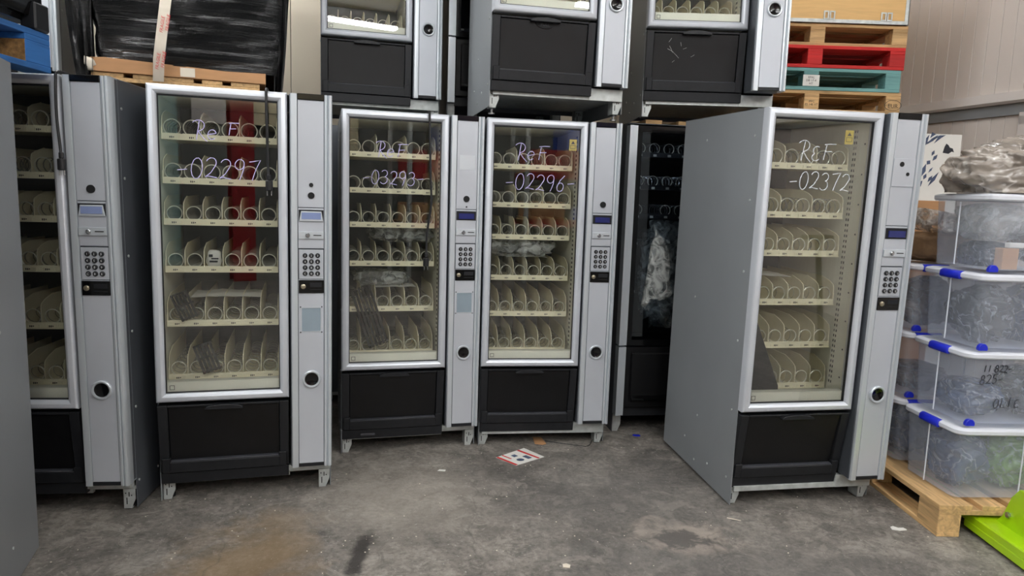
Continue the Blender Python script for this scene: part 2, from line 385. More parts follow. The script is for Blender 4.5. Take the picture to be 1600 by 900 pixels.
# right wall: from beside the camera back to the corner; faces the camera side
ang = math.atan2(-.955, .296)
RW0 = (2.73, 6.65, 0)
ribs = panel_wall('wall_right', RW0, ang, 13.2, 2.2, CEIL, .1, 'wall_panel', .0015)
lower = panel_wall('wall_right_lower', RW0, ang, 13.2, 0, 2.06, .1, 'wall_panel', .0015)
lower.parent = None
def rw(mb): pass
o = structure('trim_1', MB().prism_x([(-.05, 2.2), (-.06, 2.14), (-.045, 2.125), (.03, 2.125), (.03, 2.2)], 0, 13.2), M['wall_trim']); o.location = RW0; o.rotation_euler = (0, 0, ang)
o = structure('trim_2', MB().prism_x([(-.02, 2.125), (-.02, 2.05), (.03, 2.05), (.03, 2.125)], 0, 13.2), M['side']); o.location = RW0; o.rotation_euler = (0, 0, ang)
# a white door frame upright in the right wall
o = structure('trim_3', MB().box(2.02, 2.12, -.035, 0, 0, 2.04).box(3.0, 3.1, -.035, 0, 0, 2.04).box(2.02, 3.1, -.035, 0, 1.98, 2.06), M['wall_trim'], bevel=.003); o.location = RW0; o.rotation_euler = (0, 0, ang)

# behind the camera: what the glass doors mirror
o = empty('steel_column', (.28, -4.0, 0)); tag(o, 'red painted steel column rising to the ceiling behind the camera', 'column')
put('web', MB().box(-.008, .008, -.13, .13, 0, CEIL-.001).mesh('web', M['red_steel']), o)
for y in (-.14, .12): put('flange', MB().box(-.15, .15, y, y+.02, 0, CEIL-.001).mesh('flange', M['red_steel']), o)
o = structure('door_1', MB().box(-1.3, -.25, -5.93, -5.88, 0, 3.1), M['teal'], bevel=.01)
o = structure('window_1', MB().box(.0, .5, -5.92, -5.88, 2.3, 3.0).frame_y(-.05, .55, 2.25, 3.05, [(0, -5.88), (0, -5.86), (.06, -5.86), (.06, -5.88)]), M['wall_trim'])
bw_ = put('partition_wall', MB().box(.75, 2.25, -5.86, -5.78, 2.2, 3.7).mesh('partition_wall', M['dark'], smooth=False)); bw_['kind'] = 'structure'; bw_.name = 'wall_rear_blocks'
bme = MB().box(0, .292, 0, .03, 0, .192).mesh('block', M['block'], bevel=.004)
for r_ in range(7):
    for c_ in range(5): put('block', bme, bw_, (.76+c_*.3, -5.78, 2.2+r_*.2+.06))
rk = empty('pallet_rack', (2.4, -4.6, 0)); tag(rk, 'red and blue pallet rack loaded with blue sheeting at the far side', 'rack')
for x in (0, 2.7):
    for y in (0, .9): put('upright', MB().box(x, x+.06, y, y+.07, 0, 3.9).mesh('upright', M['galv']), rk)
for z in (.95, 1.75, 2.95):
    for y in (0, .9): put('beam', MB().box(.09, 2.7, y, y+.05, z, z+.12).mesh('beam', M['red_steel']), rk)
    put('deck', MB().box(.09, 2.7, .05, .9, z+.10, z+.12).mesh('deck', M['wood']), rk)
for i, (x, z, sx, sz, mm, lb) in enumerate([(.15, 1.872, 1.3, .36, 'red_steel', 'red carton at the left of the middle rack shelf'), (1.5, 1.872, 1.1, .30, 'red_steel', 'red carton at the right of the middle rack shelf'),
        (.75, 2.234, 1.0, .45, 'bluep', 'blue wrapped bundle lying on the red carton'), (.9, 1.072, .7, .22, 'bluep', 'low blue carton on the lower rack shelf'), (.15, 1.072, .6, .3, 'card', 'brown carton on the lower rack shelf'), (.6, 3.072, 1.5, .6, 'card', 'wide brown carton on the top rack shelf')]):
    b_ = put('carton', MB().box(0, sx, .1, .85, 0, sz).mesh('carton', M[mm], bevel=.01), None, (2.4+x, -4.6, z)); tag(b_, lb, 'carton')

def lamp_mat():
    mt, nt, b = new_mat('lamp_diffuser_lit'); em = N(nt, 'ShaderNodeEmission'); em.inputs[0].default_value = (*LAMP_COLOR, 1); em.inputs[1].default_value = LAMP_POWER
    nt.links.new(em.outputs[0], nt.nodes['Material Output'].inputs[0]); return mt
M['lamp'] = lamp_mat()
for i, (x, y) in enumerate(LAMPS):
    lf = empty('ceiling_light', (x, y, CEIL-.25)); tag(lf, 'long white fluorescent batten hanging from the ceiling, lit, in rows partly added for fill light', 'ceiling light', 'fluorescent battens on the ceiling')
    cpart('housing', 0, lambda: MB().box(-.78, .78, -.09, .09, .045, .10), 'wall_trim', lf, bevel=.005)
    cpart('diffuser', 0, lambda: MB().box(-.75, .75, -.08, .08, 0, .044), 'lamp', lf, smooth=False)
    for s in (-.6, .6): cpart('hanger', s, lambda s=s: MB().box(s-.01, s+.01, -.01, .01, .10, .25), 'galv', lf)

# ---------------------------------------------------------------- vending machines
W, H, D, UF = .735, 1.8143, .861, .548
def spiral(rad, pitch, length, r=.0020, phase=0.):
    turns = length/pitch; n = int(turns*13)
    pts = [(rad*cos(phase+2*PI*turns*i/n), length*i/n, rad*sin(phase+2*PI*turns*i/n)) for i in range(n+1)]
    return MB().tube(pts, r, 4)
def divider(h, length):
    return MB().prism_x([(0, 0), (0, h*.62), (.006, h*.74), (.035, h*.86), (.10, h), (length, h), (length, 0)], -.0011, .0011)
def tray(parent, z, style, n=6, u0=.028, u1=.500, v0=.16, depth=.47, dens=.036, gap=(), dark=False):
    c = 'liner_dark' if dark else 'cream'
    t = cpart('tray', (u0, u1, n, depth), lambda: MB().box(u0, u1, v0+.004, v0+depth, .006, .010).box(u0-.0025, u0, v0, v0+depth, 0, .055).box(u1, u1+.0025, v0, v0+depth, 0, .055), c, parent, (0, 0, z))
    wl = (u1-u0)/n
    def rail():
        mb = MB().box(u0, u1, v0-.004, v0+.003, 0, .026).box(u0, u1, v0-.010, v0-.004, .0, .004)
        for i in range(n):
            a = u0+i*wl
            mb.box(a+.012, a+.026, v0-.007, v0-.003, .005, .018).box(a+.052, a+wl-.008, v0-.007, v0-.003, .005, .018)
            mb.prism_x([(v0-.003, .022), (v0-.001, .028), (v0+.003, .028), (v0+.003, .022)], a+.004, a+wl-.004)
        return mb
    cpart('price_rail', (u0, u1, n), rail, c, t)
    def marks():
        mb = MB()
        for i in range(n):
            a = u0+i*wl
            mb.box(a+.031, a+.035, v0-.0052, v0-.0038, .007, .015).box(a+.038, a+.042, v0-.0052, v0-.0038, .007, .015).box(a+.045, a+.049, v0-.0052, v0-.0038, .009, .014)
        return mb
    if not dark: o = cpart('rail_marks', (u0, u1, n), marks, 'mark', t); o['kind'] = 'stuff'
    else:
        for i in range(0, n):
            cpart('price_tag', 0, lambda: MB().box(-.012, .012, v0-.0065, v0-.0045, .002, .017), 'white', t, (u0+wl*(i+.5), 0, 0))
    step = {'narrow': 1, 'wide': 2}[style]
    hh = (.128 if z < .85 else .114) if style == 'narrow' else .118
    wr_ = .0013 if z < .97 and dens > .04 else .0021
    if not dark:
        for i in range(0, n+1, step):
            cpart('divider', (hh, depth), lambda: divider(hh, depth-.006), 'divider', t, (u0+i*wl+(.0013 if i == 0 else -.0013 if i == n else 0), v0+.004, .011))
            cpart('divider_edge', (hh,), lambda: MB().tube([(0, y, z) for y, z in [(-.001, .0), (-.001, hh*.62), (.005, hh*.745), (.034, hh*.865), (.10, hh+.0005)]], .0021, 4), 'cream', t, (u0+i*wl+(.0013 if i == 0 else -.0013 if i == n else 0), v0+.003, .011))
    rad = .0310 if style == 'narrow' else .0340
    for i in range(n):
        if i in gap: continue
        ph = [0, 1.3, 2.4, .7][(i*7+int(z*100)) % 4]
        dn = dens*(1, 1.0, .82, 1.15)[(i+int(z*37)) % 4]
        cpart('spiral', (rad, round(dn, 4), ph, wr_, depth), lambda: spiral(rad, dn, depth-.03, wr_, ph), 'wire_chrome' if dark else 'wire', t, (u0+wl*(i+.5), v0+.015, .018+rad+.002))
        cpart('spiral_end', (rad,), lambda: MB().tube([(rad*cos(a*PI/11), .0, rad*sin(a*PI/11)) for a in range(-5, 17)], .0023, 5), 'ring', t, (u0+wl*(i+.5), v0+.014, .018+rad+.002))
    return t
def keypad(p):
    k = cpart('keypad', 0, lambda: MB().box(.594, .699, .0035, .012, 1.011, 1.142), 'silver', p, bevel=.001)
    names = '123456789*0#'
    for r in range(4):
        for c in range(3):
            kk = cpart('key', 0, lambda: MB().ring_y(0, 0, [(.0106, .006), (.0106, 0), (.0085, -.0025), (.004, -.003), (.00001, -.003)], 14), 'key', k, (.620+.027*c, 0, 1.116-.027*r))
            ch = names[r*3+c] if r < 3 else '0CC'[c] if False else ('C', '0', 'E')[c]
            ky = ('g', ch)
            if ky not in CACHE: CACHE[ky] = text_mesh(ch, .013, 'keyw', align='CENTER')
            # digit printed on the key
            put('digit', CACHE[ky], p, (.620+.027*c, -.0033, 1.1115-.027*r), (PI/2, 0, 0))
def machine(loc, yaw, t1, t2, label, trays, coldv=0, holes='one', opening=False, sticker=False, lcd='lcd_blue',
            writing=None, dens=None, group=None, side='side', foot_level=False, rear_only=False, tilt_flap=.04, gaps={}, warn=False, name='vending_machine', D=.861, rail=True):
    R = empty(name, loc, (-t2, t1, yaw)); tag(R, label, 'vending machine', group)
    # carcass
    cpart('side_panel', ('l', side, D), lambda: MB().box(0, .004, .045, D, .004, H-.002), side, R, bevel=.001)
    cpart('side_panel', ('r', side, D), lambda: MB().box(W-.004, W, .075, D, .004, H-.002), side, R, bevel=.001)
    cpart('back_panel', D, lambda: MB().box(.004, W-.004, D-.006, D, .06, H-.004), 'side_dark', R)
    cpart('top_panel', D, lambda: MB().box(.0, W, .075, D, H-.002, H), 'side', R)
    cpart('base_plate', D, lambda: MB().box(.004, W-.004, .08, D-.006, .085, .10), 'galv', R)
    def scr():
        mb = MB()
        for xx, sg in ((0, -1), (W, 1)):
            for (v, z) in [(.10, .12), (.10, .45), (.10, .78), (.10, 1.1), (.10, 1.42), (.10, 1.70), (.45, .06), (.58, .14), (.58, .9), (.58, 1.7), (.45, .3), (.3, .1)]:
                pts = [(v+.006*cos(a*PI/4), z+.006*sin(a*PI/4)) for a in range(8)]
                mb.prism_x(pts, xx, xx+sg*.003)
        return mb
    o = cpart('side_screws', 0, scr, 'galv', R); o['kind'] = 'stuff'
    # feet: folded brackets
    for u in (.006, W-.056):
        for v in (.07, D-.09):
            b = cpart('foot_bracket', 0, lambda: MB().prism_y([(0, .0), (.032, .0), (.05, .045), (.05, .09), (0, .09)], 0, .003).box(0, .003, 0, .07, 0, .09).box(0, .034, 0, .07, 0, .003), 'galv', R, (u, v, 0), bevel=.0005)
            o = cpart('bracket_slots', 0, lambda: MB().box(.012, .016, -.0006, .0005, .02, .05).box(.022, .026, -.0006, .0005, .055, .075).disc_y(.034, .06, .003, -.0006, .0005, 8).disc_y(.010, .07, .003, -.0006, .0005, 8), 'dark', b)
            if foot_level:
                cpart('levelling_foot', 0, lambda: MB().prism_z([(.018+.006*cos(a), .03+.006*sin(a)) for a in [i*PI/4 for i in range(8)]], -foot_level+.006, 0).prism_z([(.018+.017*cos(a), .03+.017*sin(a)) for a in [i*PI/6 for i in range(12)]], -foot_level, -foot_level+.006), 'steel', R, (u, v, 0))
    fv = .052 if rail else .085
    cpart('front_rail', fv, lambda: MB().box(.02, UF, fv, fv+.02, .066, .090).box(UF-.01, W-.01, .050, .075, .100 if not rail else .066, .128), 'galv', R, bevel=.001)
    for u in (.006, W-.056): cpart('rubber_foot', 0, lambda: MB().prism_z([(.022+.022*cos(i*PI/6), .035+.022*sin(i*PI/6)) for i in range(12)], 0, .012), 'black', R, (u, .075, -.0005))
    if rear_only:
        cpart('front_cover', 0, lambda: MB().box(.004, W-.004, .05, .075, .09, H-.002), 'side_dark', R, bevel=.002); return R
    # refrigerated cabinet: liner
    cpart('liner', D, lambda LB=min(.70, D-.015): MB().box(.010, .020, .046, LB, .50, 1.80).box(.520, .532, .046, LB, .47, 1.80).box(.020, .520, .046, LB, 1.785, 1.80).box(.020, .520, .046, LB, .485, .50), 'liner', R)
    cpart('liner_back', D, lambda LB=min(.70, D-.015): MB().box(.020, .520, LB-.01, LB, .50, 1.785), 'liner_back', R)
    def holes_():
        mb = MB()
        for i in range(48):
            z = .56+i*.025
            for v in (.135, .150): mb.box(.5185, .5202, v, v+.006, z, z+.012)
        for i in range(9): mb.box(.5185, .5202, .075, .082, .6+i*.135, .607+i*.135)
        return mb
    o = cpart('runner_slots', 0, holes_, 'dark', R); o['kind'] = 'stuff'
    cpart('lower_sill', 0, lambda: MB().box(.020, .520, .030, .075, .470, .553), 'liner', R, bevel=.003)
    cpart('sill_label', 0, lambda: MB().frame_y(.052, .072, .518, .538, [(0, .029), (0, .0285), (.002, .0285), (.002, .029)]), 'mark', R)
    for zz in trays:
        st = 'wide' if zz[1] == 'w' else 'narrow'
        tray(R, zz[0], st, dens=zz[2] if len(zz) > 2 else .036, gap=zz[3] if len(zz) > 3 else (), depth=min(.47, D-.19))
    # glass door
    df = cpart('door_frame', 0, lambda: MB().frame_y(0, UF, .468, H, [(0, .045), (0, .010), (.004, .003), (.010, 0), (.024, -.002), (.032, .002), (.0375, .009), (.039, .018), (.039, .045)]), 'frame', R)
    cpart('door_seal', 0, lambda: MB().frame_y(.034, UF-.034, .502, H-.037, [(0, .016), (.008, .016), (.008, .030), (0, .030)]), 'black', df)
    cpart('glass_pane', 0, lambda: MB().box(.036, UF-.036, .019, .023, .504, H-.038), 'glass', df, smooth=False)
    if writing:
        for wd_ in writing[0]: put('handwriting', scrawl([wd_]).mesh('handwriting', M[writing[1]]), df, (0, .0165, 0))
    if warn:
        s = cpart('warning_sticker', warn, lambda: MB().box(-.020, .020, 0, .0006, -.03, .03), 'yellow', df, warn)
        cpart('warning_sign', 0, lambda: MB().prism_y([(-.010, .006), (.010, .006), (0, .022)], -.0006, 0).frame_y(-.014, .014, -.020, .0, [(0, 0), (0, -.0006), (.002, -.0006), (.002, 0)]), 'mark', s)
    # delivery flap
    fl = empty('delivery_flap', (0, 0, 0)); fl.parent = R
    z0, z1, tf = .083, .458, tilt_flap
    def flap_frame():
        mb = MB()
        def vv(z): return .008+(z1-z)/(z1-z0)*tf
        def strip(u0_, u1_, za, zb, off=0):
            mb.prism_x([(vv(za)+off, za), (vv(zb)+off, zb), (.07, zb), (.07, za)], u0_, u1_)
        strip(.002, .042, .137, z1-.006); strip(.506, UF-.002, .137, z1-.006)
        strip(.042, .506, .137, .186, -.012); strip(.042, .506, .442, z1-.006)
        strip(.012, .046, .137, .205, -.010); strip(.502, UF-.012, .137, .205, -.010)
        strip(.004, UF-.004, z0, .134, -.004)
        return mb
    cpart('flap_frame', tf, flap_frame, 'black', fl, bevel=.002)
    def lid():
        mb = MB(); n = 8
        pr = [(.016+(z1-z)/(z1-z0)*tf+.010*(1-((z-.19)/.25)**2)*.6, z) for z in [.187+i*(.253/n) for i in range(n+1)]]
        return mb.prism_x(pr+[(.08, .44), (.08, .187)], .044, .504)
    cpart('flap_lid', tf, lid, 'black_worn', fl, bevel=.0015)
    cpart('lit_lid_ledge', tf, lambda: MB().prism_x([(.002+.7*tf, .183), (.0+.7*tf, .190), (.004+.7*tf, .193), (.03+.7*tf, .193), (.03+.7*tf, .183)], .047, .501), 'ledge', fl, bevel=.001)  # lighter grey paints in the light caught along the ledge top
    def arch():
        pts = [(.195+.158*i/14, .440+.014*sin(PI*i/14)**.5 if 0 < i < 14 else .440) for i in range(15)]
        return MB().prism_y([(.195, .432)]+pts+[(.353, .432)], -.010, .02)
    cpart('pull_handle', 0, arch, 'black', fl, bevel=.002)
    # control column
    cw = empty('control_column', (0, -coldv, 0)); cw.parent = R
    zc = .133
    cpart('column_body', coldv, lambda: MB().box(.556, .735, .012, .075+coldv*.6, zc+.004, H-.003), 'side_dark', cw, bevel=.002)
    cpart('column_trim', 'l', lambda: MB().prism_z([(.560, .03), (.560, .006), (.563, .001), (.570, 0), (.588, .002), (.590, .008), (.590, .02)], zc, H), 'alu', cw)
    cpart('column_trim', 'r', lambda: MB().prism_z([(.702, .02), (.702, .006), (.704, 0), (.712, -.002), (.716, .002), (.7175, .006), (.719, .001), (.724, -.004), (.732, -.003), (.736, .004), (.737, .03), (.7345, .055), (.7345, .08), (.72, .08)], zc, H), 'alu', cw)
    cpart('top_cap', 0, lambda: MB().box(.590, .702, -.002, .05, 1.790, H+.001), 'black_gloss', cw, bevel=.002)
    cpart('bottom_cap', 0, lambda: MB().box(.590, .702, .002, .05, zc+.002, .150), 'black', cw, bevel=.001)
    cpart('upper_panel', 0, lambda: MB().box(.5915, .7005, .004, .02, 1.329, 1.789), 'silver', cw, bevel=.001)
    cpart('middle_panel', 0, lambda: MB().box(.5915, .7005, .004, .02, 1.148, 1.326), 'silver', cw, bevel=.001)
    cpart('lower_panel', 0, lambda: MB().box(.5915, .7005, .004, .02, .151, 1.008), 'silver', cw, bevel=.001)
    d = cpart('display_bezel', 0, lambda: MB().prism_y([(.594, 1.270), (.699, 1.270), (.699, 1.318), (.594, 1.318)], .001, .006), 'black', cw, bevel=.0005)
    if lcd == 'lcd': cpart('display_hood', 0, lambda: MB().prism_y([(.596, 1.268), (.698, 1.268), (.690, 1.312), (.604, 1.312)], -.003, .002), 'alu', d, bevel=.001)
    cpart('display', lcd, lambda: MB().box(.606, .688, -.0045, .001, 1.277, 1.306), lcd, d)
    c = cpart('coin_plate', 0, lambda: MB().box(.593, .700, -.003, .005, 1.190, 1.222), 'alu', cw, bevel=.001)
    cpart('coin_button', 0, lambda: MB().ring_y(.632, 1.206, [(.010, -.003), (.010, -.009), (.007, -.012), (.00001, -.012)], 16), 'steel', c)
    cpart('coin_slot', 0, lambda: MB().box(.656, .690, -.0038, -.002, 1.2045, 1.2085), 'dark', c)
    keypad(cw)
    l = cpart('lock_plate', 0, lambda: MB().box(.593, .7005, -.001, .006, .947, 1.006), 'black_gloss', cw, bevel=.001)
    cpart('lock_barrel', 0, lambda: MB().ring_y(.612, .977, [(.011, -.001), (.011, -.006), (.008, -.008), (.00001, -.008)], 16), 'brass', l)
    cpart('card_slot', 0, lambda: MB().box(.640, .692, -.0018, 0, .962, .965).box(.640, .692, -.0018, 0, .975, .995), 'black', l)
    if opening:
        oo = cpart('coin_return_pocket', 0, lambda: MB().frame_y(.603, .689, .771, .881, [(0, .004), (0, .002), (.002, .002), (.003, .012)]), 'alu', cw)
        cpart('pocket_back', 0, lambda: MB().box(.606, .686, .0032, .004, .774, .878), 'tray_blue', oo)
        cpart('corner_screw', 0, lambda: MB().disc_y(.600, .884, .003, .0015, .005, 8).disc_y(.692, .884, .003, .0015, .005, 8).disc_y(.600, .768, .003, .0015, .005, 8).disc_y(.692, .768, .003, .0015, .005, 8), 'dark', oo)
    rg = cpart('return_cup', 0, lambda: MB().ring_y(.647, .551, [(.040, .005), (.0405, -.003), (.037, -.007), (.032, -.006), (.029, .0)]), 'alu', cw)
    cpart('cup_well', 0, lambda: MB().ring_y(.647, .551, [(.0295, -.002), (.020, .0015), (.00001, .0025)]), 'black_gloss', rg)
    H2 = {'one': [(.647, 1.375, .0165)], 'two': [(.647, 1.427, .009), (.647, 1.381, .0145)], 'big_small': [(.646, 1.383, .0165), (.647, 1.341, .004)], 'plate': [(.633, 1.597, .011), (.666, 1.555, .008)]}[holes]
    if holes == 'plate':
        cpart('cover_plate', 0, lambda: MB().box(.5925, .700, .001, .005, 1.500, 1.622), 'silver', cw, bevel=.001)
    for (a, b, r) in H2:
        cpart('lock_hole', (a, b, r), lambda: MB().disc_y(a, b, r, -.0006, .005, 20), 'dark', cw)
    if sticker: cpart('blank_label', 0, lambda: MB().box(.606, .688, .0030, .0045, 1.536, 1.612), 'alu', cw)
    return R

def T(zs, kinds, dens): return [(z, k, d) for z, k, d in zip(zs, kinds, dens)]
Z1 = (1.600, 1.411, 1.231, 1.021, .776, .527); Z2 = (1.588, 1.399, 1.217, 1.008, .760, .516)
Z3 = (1.556, 1.344, 1.165, .935, .728, .516); Z4 = (1.564, 1.343, 1.166, .937, .731, .530)
M1 = machine((-1.5226, 2.9152, 0), .288, .0026, -.0085, 'silver vending machine marked 02297 with a short black cable over its glass', T(Z1, 'wwnnnn', (.05, .028, .024, .026, .05, .055)), rail=False,
    holes='two', opening=True, lcd='lcd', writing=([('Re', .175, 1.60, .075, 0), ('F', .305, 1.625, .06, 0), ('-02297', .10, 1.435, .085, .02)], 'pen'))
M2 = machine((-.8769, 3.5531, 0), .2675, 0, .007, 'silver vending machine marked 03293, left one of the middle pair on the floor', T(Z2, 'wwnnnn', (.05, .034, .026, .028, .06, .06)), rail=False,
    holes='big_small', opening=True, sticker=True, writing=([('ReF', .175, 1.585, .075, 0), ('-03293-', .10, 1.445, .07, .0)], 'pen'))
M3 = machine((-.1562, 3.7493, 0), .1453, 0, .0021, 'silver vending machine marked 02296, right one of the middle pair behind the flyer', T(Z3, 'wwnnnn', (.045, .03, .032, .045, .06, .06)),
    writing=([('ReF', .16, 1.600, .085, 0), ('-02296-', .10, 1.442, .085, .0)], 'pen'), warn=(.470, .0236, 1.69))
M4 = machine((1.058, 3.0652, 0), .1734, -.0039, -.0285, 'large grey sided vending machine marked 02372, rightmost on the floor beside the crates', T(Z4, 'wwnnnn', (.075, .05, .06, .08, .09, .09)),
    coldv=.028, tilt_flap=.058, holes='plate', writing=([('REF', .165, 1.60, .08, 0), ('-02372', .125, 1.475, .075, 0)], 'pen_white'), warn=(.400, .0236, 1.705))
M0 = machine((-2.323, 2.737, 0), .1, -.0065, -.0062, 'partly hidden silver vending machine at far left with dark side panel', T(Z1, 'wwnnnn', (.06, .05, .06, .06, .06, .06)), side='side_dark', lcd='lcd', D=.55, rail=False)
U1 = machine((-1.1947, 4.33, 1.864), .2656, 0, 0, 'upper silver vending machine with lamp reflection in its glass, stacked at left', [(.54, 'n', .09), (.78, 'n', .06)], tilt_flap=.015)
U2 = machine((-.1411, 3.6575, 1.8593), .2056, 0, -.0155, 'upper silver vending machine stacked over the 02296 machine', [(.54, 'n', .09), (.78, 'n', .06)], foot_level=.03, tilt_flap=.025)
U3 = machine((.6896, 3.93, 1.872), .0093, -.0048, 0, 'upper silver vending machine with scuffed flap and ajar column beside the pallets', [(.54, 'n', .09), (.78, 'n', .06)], coldv=.10, tilt_flap=.03)
U0 = machine((-2.995, 3.35, 1.82), .35, 0, 0, 'upper silver vending machine mostly hidden behind the blue pallet', [(.54, 'n', .09)])
# the near-left cabinet whose side fills the left edge
ML = machine((-2.19, 1.475, 0), .35, 0, 0, 'grey side of a vending machine cut off at the left edge of the picture', [], side='side')
# hidden second row that carries the upper machines and the bale
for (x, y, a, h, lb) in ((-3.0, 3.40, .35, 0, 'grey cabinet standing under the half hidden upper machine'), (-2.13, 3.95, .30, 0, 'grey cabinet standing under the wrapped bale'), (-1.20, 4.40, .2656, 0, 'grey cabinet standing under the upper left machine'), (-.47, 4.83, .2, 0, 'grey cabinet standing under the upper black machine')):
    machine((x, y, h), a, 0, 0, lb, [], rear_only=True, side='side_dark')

# black machines with silver edge strips
def black_machine(loc, yaw, label, h=1.845, wd=.80, DB=.64, spirals=True, zrow=(1.66, 1.47, 1.30, 1.14, .85)):
    R = empty('snack_machine', loc, (0, 0, yaw)); tag(R, label, 'vending machine')
    k = (h, wd)
    cpart('side_panel', ('bl', k), lambda: MB().box(0, .004, .06, DB, .0, h), 'side_dark', R); cpart('side_panel', ('br', k), lambda: MB().box(wd-.004, wd, .06, DB, .0, h), 'side_dark', R)
    cpart('back_panel', ('b', k), lambda: MB().box(.004, wd-.004, DB-.01, DB, .06, h), 'side_dark', R)
    cpart('top_panel', ('b', k), lambda: MB().box(0, wd, .03, DB, h-.004, h), 'side_dark', R)
    cpart('liner', ('b', k), lambda: MB().box(.03, .035, .06, .62, .5, h-.05).box(wd-.1, wd-.095, .06, .62, .5, h-.05).box(.03, wd-.095, .615, .62, .5, h-.05).box(.03, wd-.095, .06, .62, .50, .505).box(.03, wd-.095, .06, .62, h-.055, h-.05), 'liner_dark', R)
    for (za, zb, nm) in ((.548, h-.015, 'upper'), (.118, .538, 'lower')):
        cpart('edge_strip', (nm, k), lambda: MB().box(0, .022, -.002, .06, za, zb).box(.022, .048, .004, .06, za, zb), 'alu', R)
        cpart('edge_strip', (nm, 'r', k), lambda: MB().prism_z([(wd-.09, .05), (wd-.09, .004), (wd, 0), (wd, .06)], za, zb), 'alu', R)
    cpart('glass_pane', ('b', k), lambda: MB().box(.048, wd-.09, .020, .024, .60, h-.05), 'glass_dark', R, smooth=False)
    cpart('glass_border', ('b', k), lambda: MB().frame_y(.045, wd-.088, .545, h-.015, [(0, .018), (0, .012), (.035, .012), (.035, .030)]), 'black_gloss', R)
    cpart('delivery_flap', ('b', k), lambda: MB().box(.050, wd-.09, .02, .06, .16, .535).box(.085, wd-.12, .004, .02, .20, .50), 'black_worn', R, bevel=.006)
    cpart('flap_bar', ('b', k), lambda: MB().prism_x([(.0, .205), (-.012, .215), (-.012, .225), (.0, .24), (.02, .24), (.02, .2)], .09, wd-.125), 'black_gloss', R)
    cpart('kick_plate', ('b', k), lambda: MB().box(.05, wd-.09, .05, .06, .10, .155), 'black', R)
    for u in (.006, wd-.056):
        cpart('foot_bracket', 'b', lambda: MB().prism_y([(0, .0), (.032, .0), (.05, .045), (.05, .118), (0, .118)], 0, .003).box(0, .003, 0, .07, 0, .118).box(0, .034, 0, .07, 0, .003), 'galv', R, (u, .065, 0))
        cpart('foot_bracket', 'b', lambda: None, 'galv', R, (u, .54, 0))
    for z in zrow:
        tray(R, z, 'narrow', n=7, u0=.06, u1=wd-.115, v0=.10, depth=.5, dens=.05, dark=True, gap=() if z > 1.4 else (1, 4, 5) if z > 1.2 else (0, 1, 3, 4, 6))
    return R
B1 = black_machine((.645, 4.06, 0), .17, 'narrow strip of a dark fronted vending machine standing behind the 02372 machine')
B2 = black_machine((-.472, 4.78, 1.90), .2, 'dark fronted upper vending machine glimpsed between two silver upper machines', zrow=(.60, .95))
for u, l_ in ((.10, 'left wooden batten lying on top of the dark fronted floor machine'), (.30, 'right wooden batten lying on top of the dark fronted floor machine')):
    o = put('wooden_batten', MB().box(0, .10, 0, .5, 0, .022).mesh('wooden_batten', M['wood'], bevel=.002), None, (Matrix.Translation(B1.location) @ B1.rotation_euler.to_matrix().to_4x4() @ Vector((u, .03, 1.8455))), (0, 0, .17)); tag(o, l_, 'batten')
# clear bag inside the dark machine
def blob(name, size, mt, seed=0, amp=.18, sub=3, power=.55, freq=3.):
    """crumpled bag: a rounded box pushed about by noise"""
    bm = bmesh.new(); bmesh.ops.create_icosphere(bm, subdivisions=sub, radius=1)
    for v in bm.verts:
        p = v.co.copy()
        q = Vector([math.copysign(abs(c)**power, c) for c in p])
        n1 = noise.noise(p*freq+Vector((seed*3.1, 0, 0))); n2 = noise.noise(p*freq*2.7+Vector((0, seed*1.7, 5)))
        q *= 1+amp*n1+amp*.5*n2
        v.co = Vector((q.x*size[0]/2, q.y*size[1]/2, q.z*size[2]/2))
    zmin = min(v.co.z for v in bm.verts)
    for v in bm.verts:
        v.co.z -= zmin
        if v.co.z < .012: v.co.z = 0
    me = bpy.data.meshes.new(name); bm.to_mesh(me); bm.free(); me.materials.append(M[mt])
    me.polygons.foreach_set('use_smooth', [True]*len(me.polygons)); return me
def crumple(name, size, mt, seed, sub=6, k_=1., cut=0, pw=.75):
    bm = bmesh.new(); bmesh.ops.create_icosphere(bm, subdivisions=sub, radius=1)
    for v in bm.verts:
        p = v.co.copy(); q = Vector([math.copysign(abs(c)**pw, c) for c in p]); o_ = Vector((seed*3.1, seed, 0))
        low = noise.noise(p*1.6+o_)
        rd = 0
        for k, (f, a) in enumerate(((2.6, .12*k_), (5.5, .07*k_), (12, .03*k_))):
            rd += a*(1-2*abs(noise.noise(Vector((p.x*f*.8, p.y*f, p.z*f*1.2))+o_*(k+1))))
        q *= 1+.16*low+rd-.12; v.co = Vector((q.x*size[0]/2, q.y*size[1]/2, q.z*size[2]/2))
    zmin = min(v.co.z for v in bm.verts)
    for v in bm.verts:
        v.co.z -= zmin+cut*size[2]
        if v.co.z < .015: v.co.z = 0
    me = bpy.data.meshes.new(name); bm.to_mesh(me); bm.free(); me.materials.append(M[mt])
    me.polygons.foreach_set('use_smooth', [True]*len(me.polygons)); return me
def local(R, u, v, z):
    return R.matrix_basis @ Vector((u, v, z)) if False else (Matrix.Translation(R.location) @ R.rotation_euler.to_matrix().to_4x4()) @ Vector((u, v, z))
def inside(name, me, R, p, rot=(0, 0, 0)):
    """a loose thing lying inside a machine: top-level, but placed in the machine's frame"""
    o = put(name, me); mm = Matrix.Translation(R.location) @ R.rotation_euler.to_matrix().to_4x4() @ Matrix.Translation(p)
    from mathutils import Euler
    mm = mm @ Euler(rot).to_matrix().to_4x4(); o.location = mm.translation; o.rotation_euler = mm.to_euler(); return o
tag(inside('plastic_bag', blob('plastic_bag', (.30, .08, .60), 'bag', 3, .35), B1, (.28, .058, .62)), 'crumpled clear plastic bag hanging inside the dark fronted floor machine', 'bag')
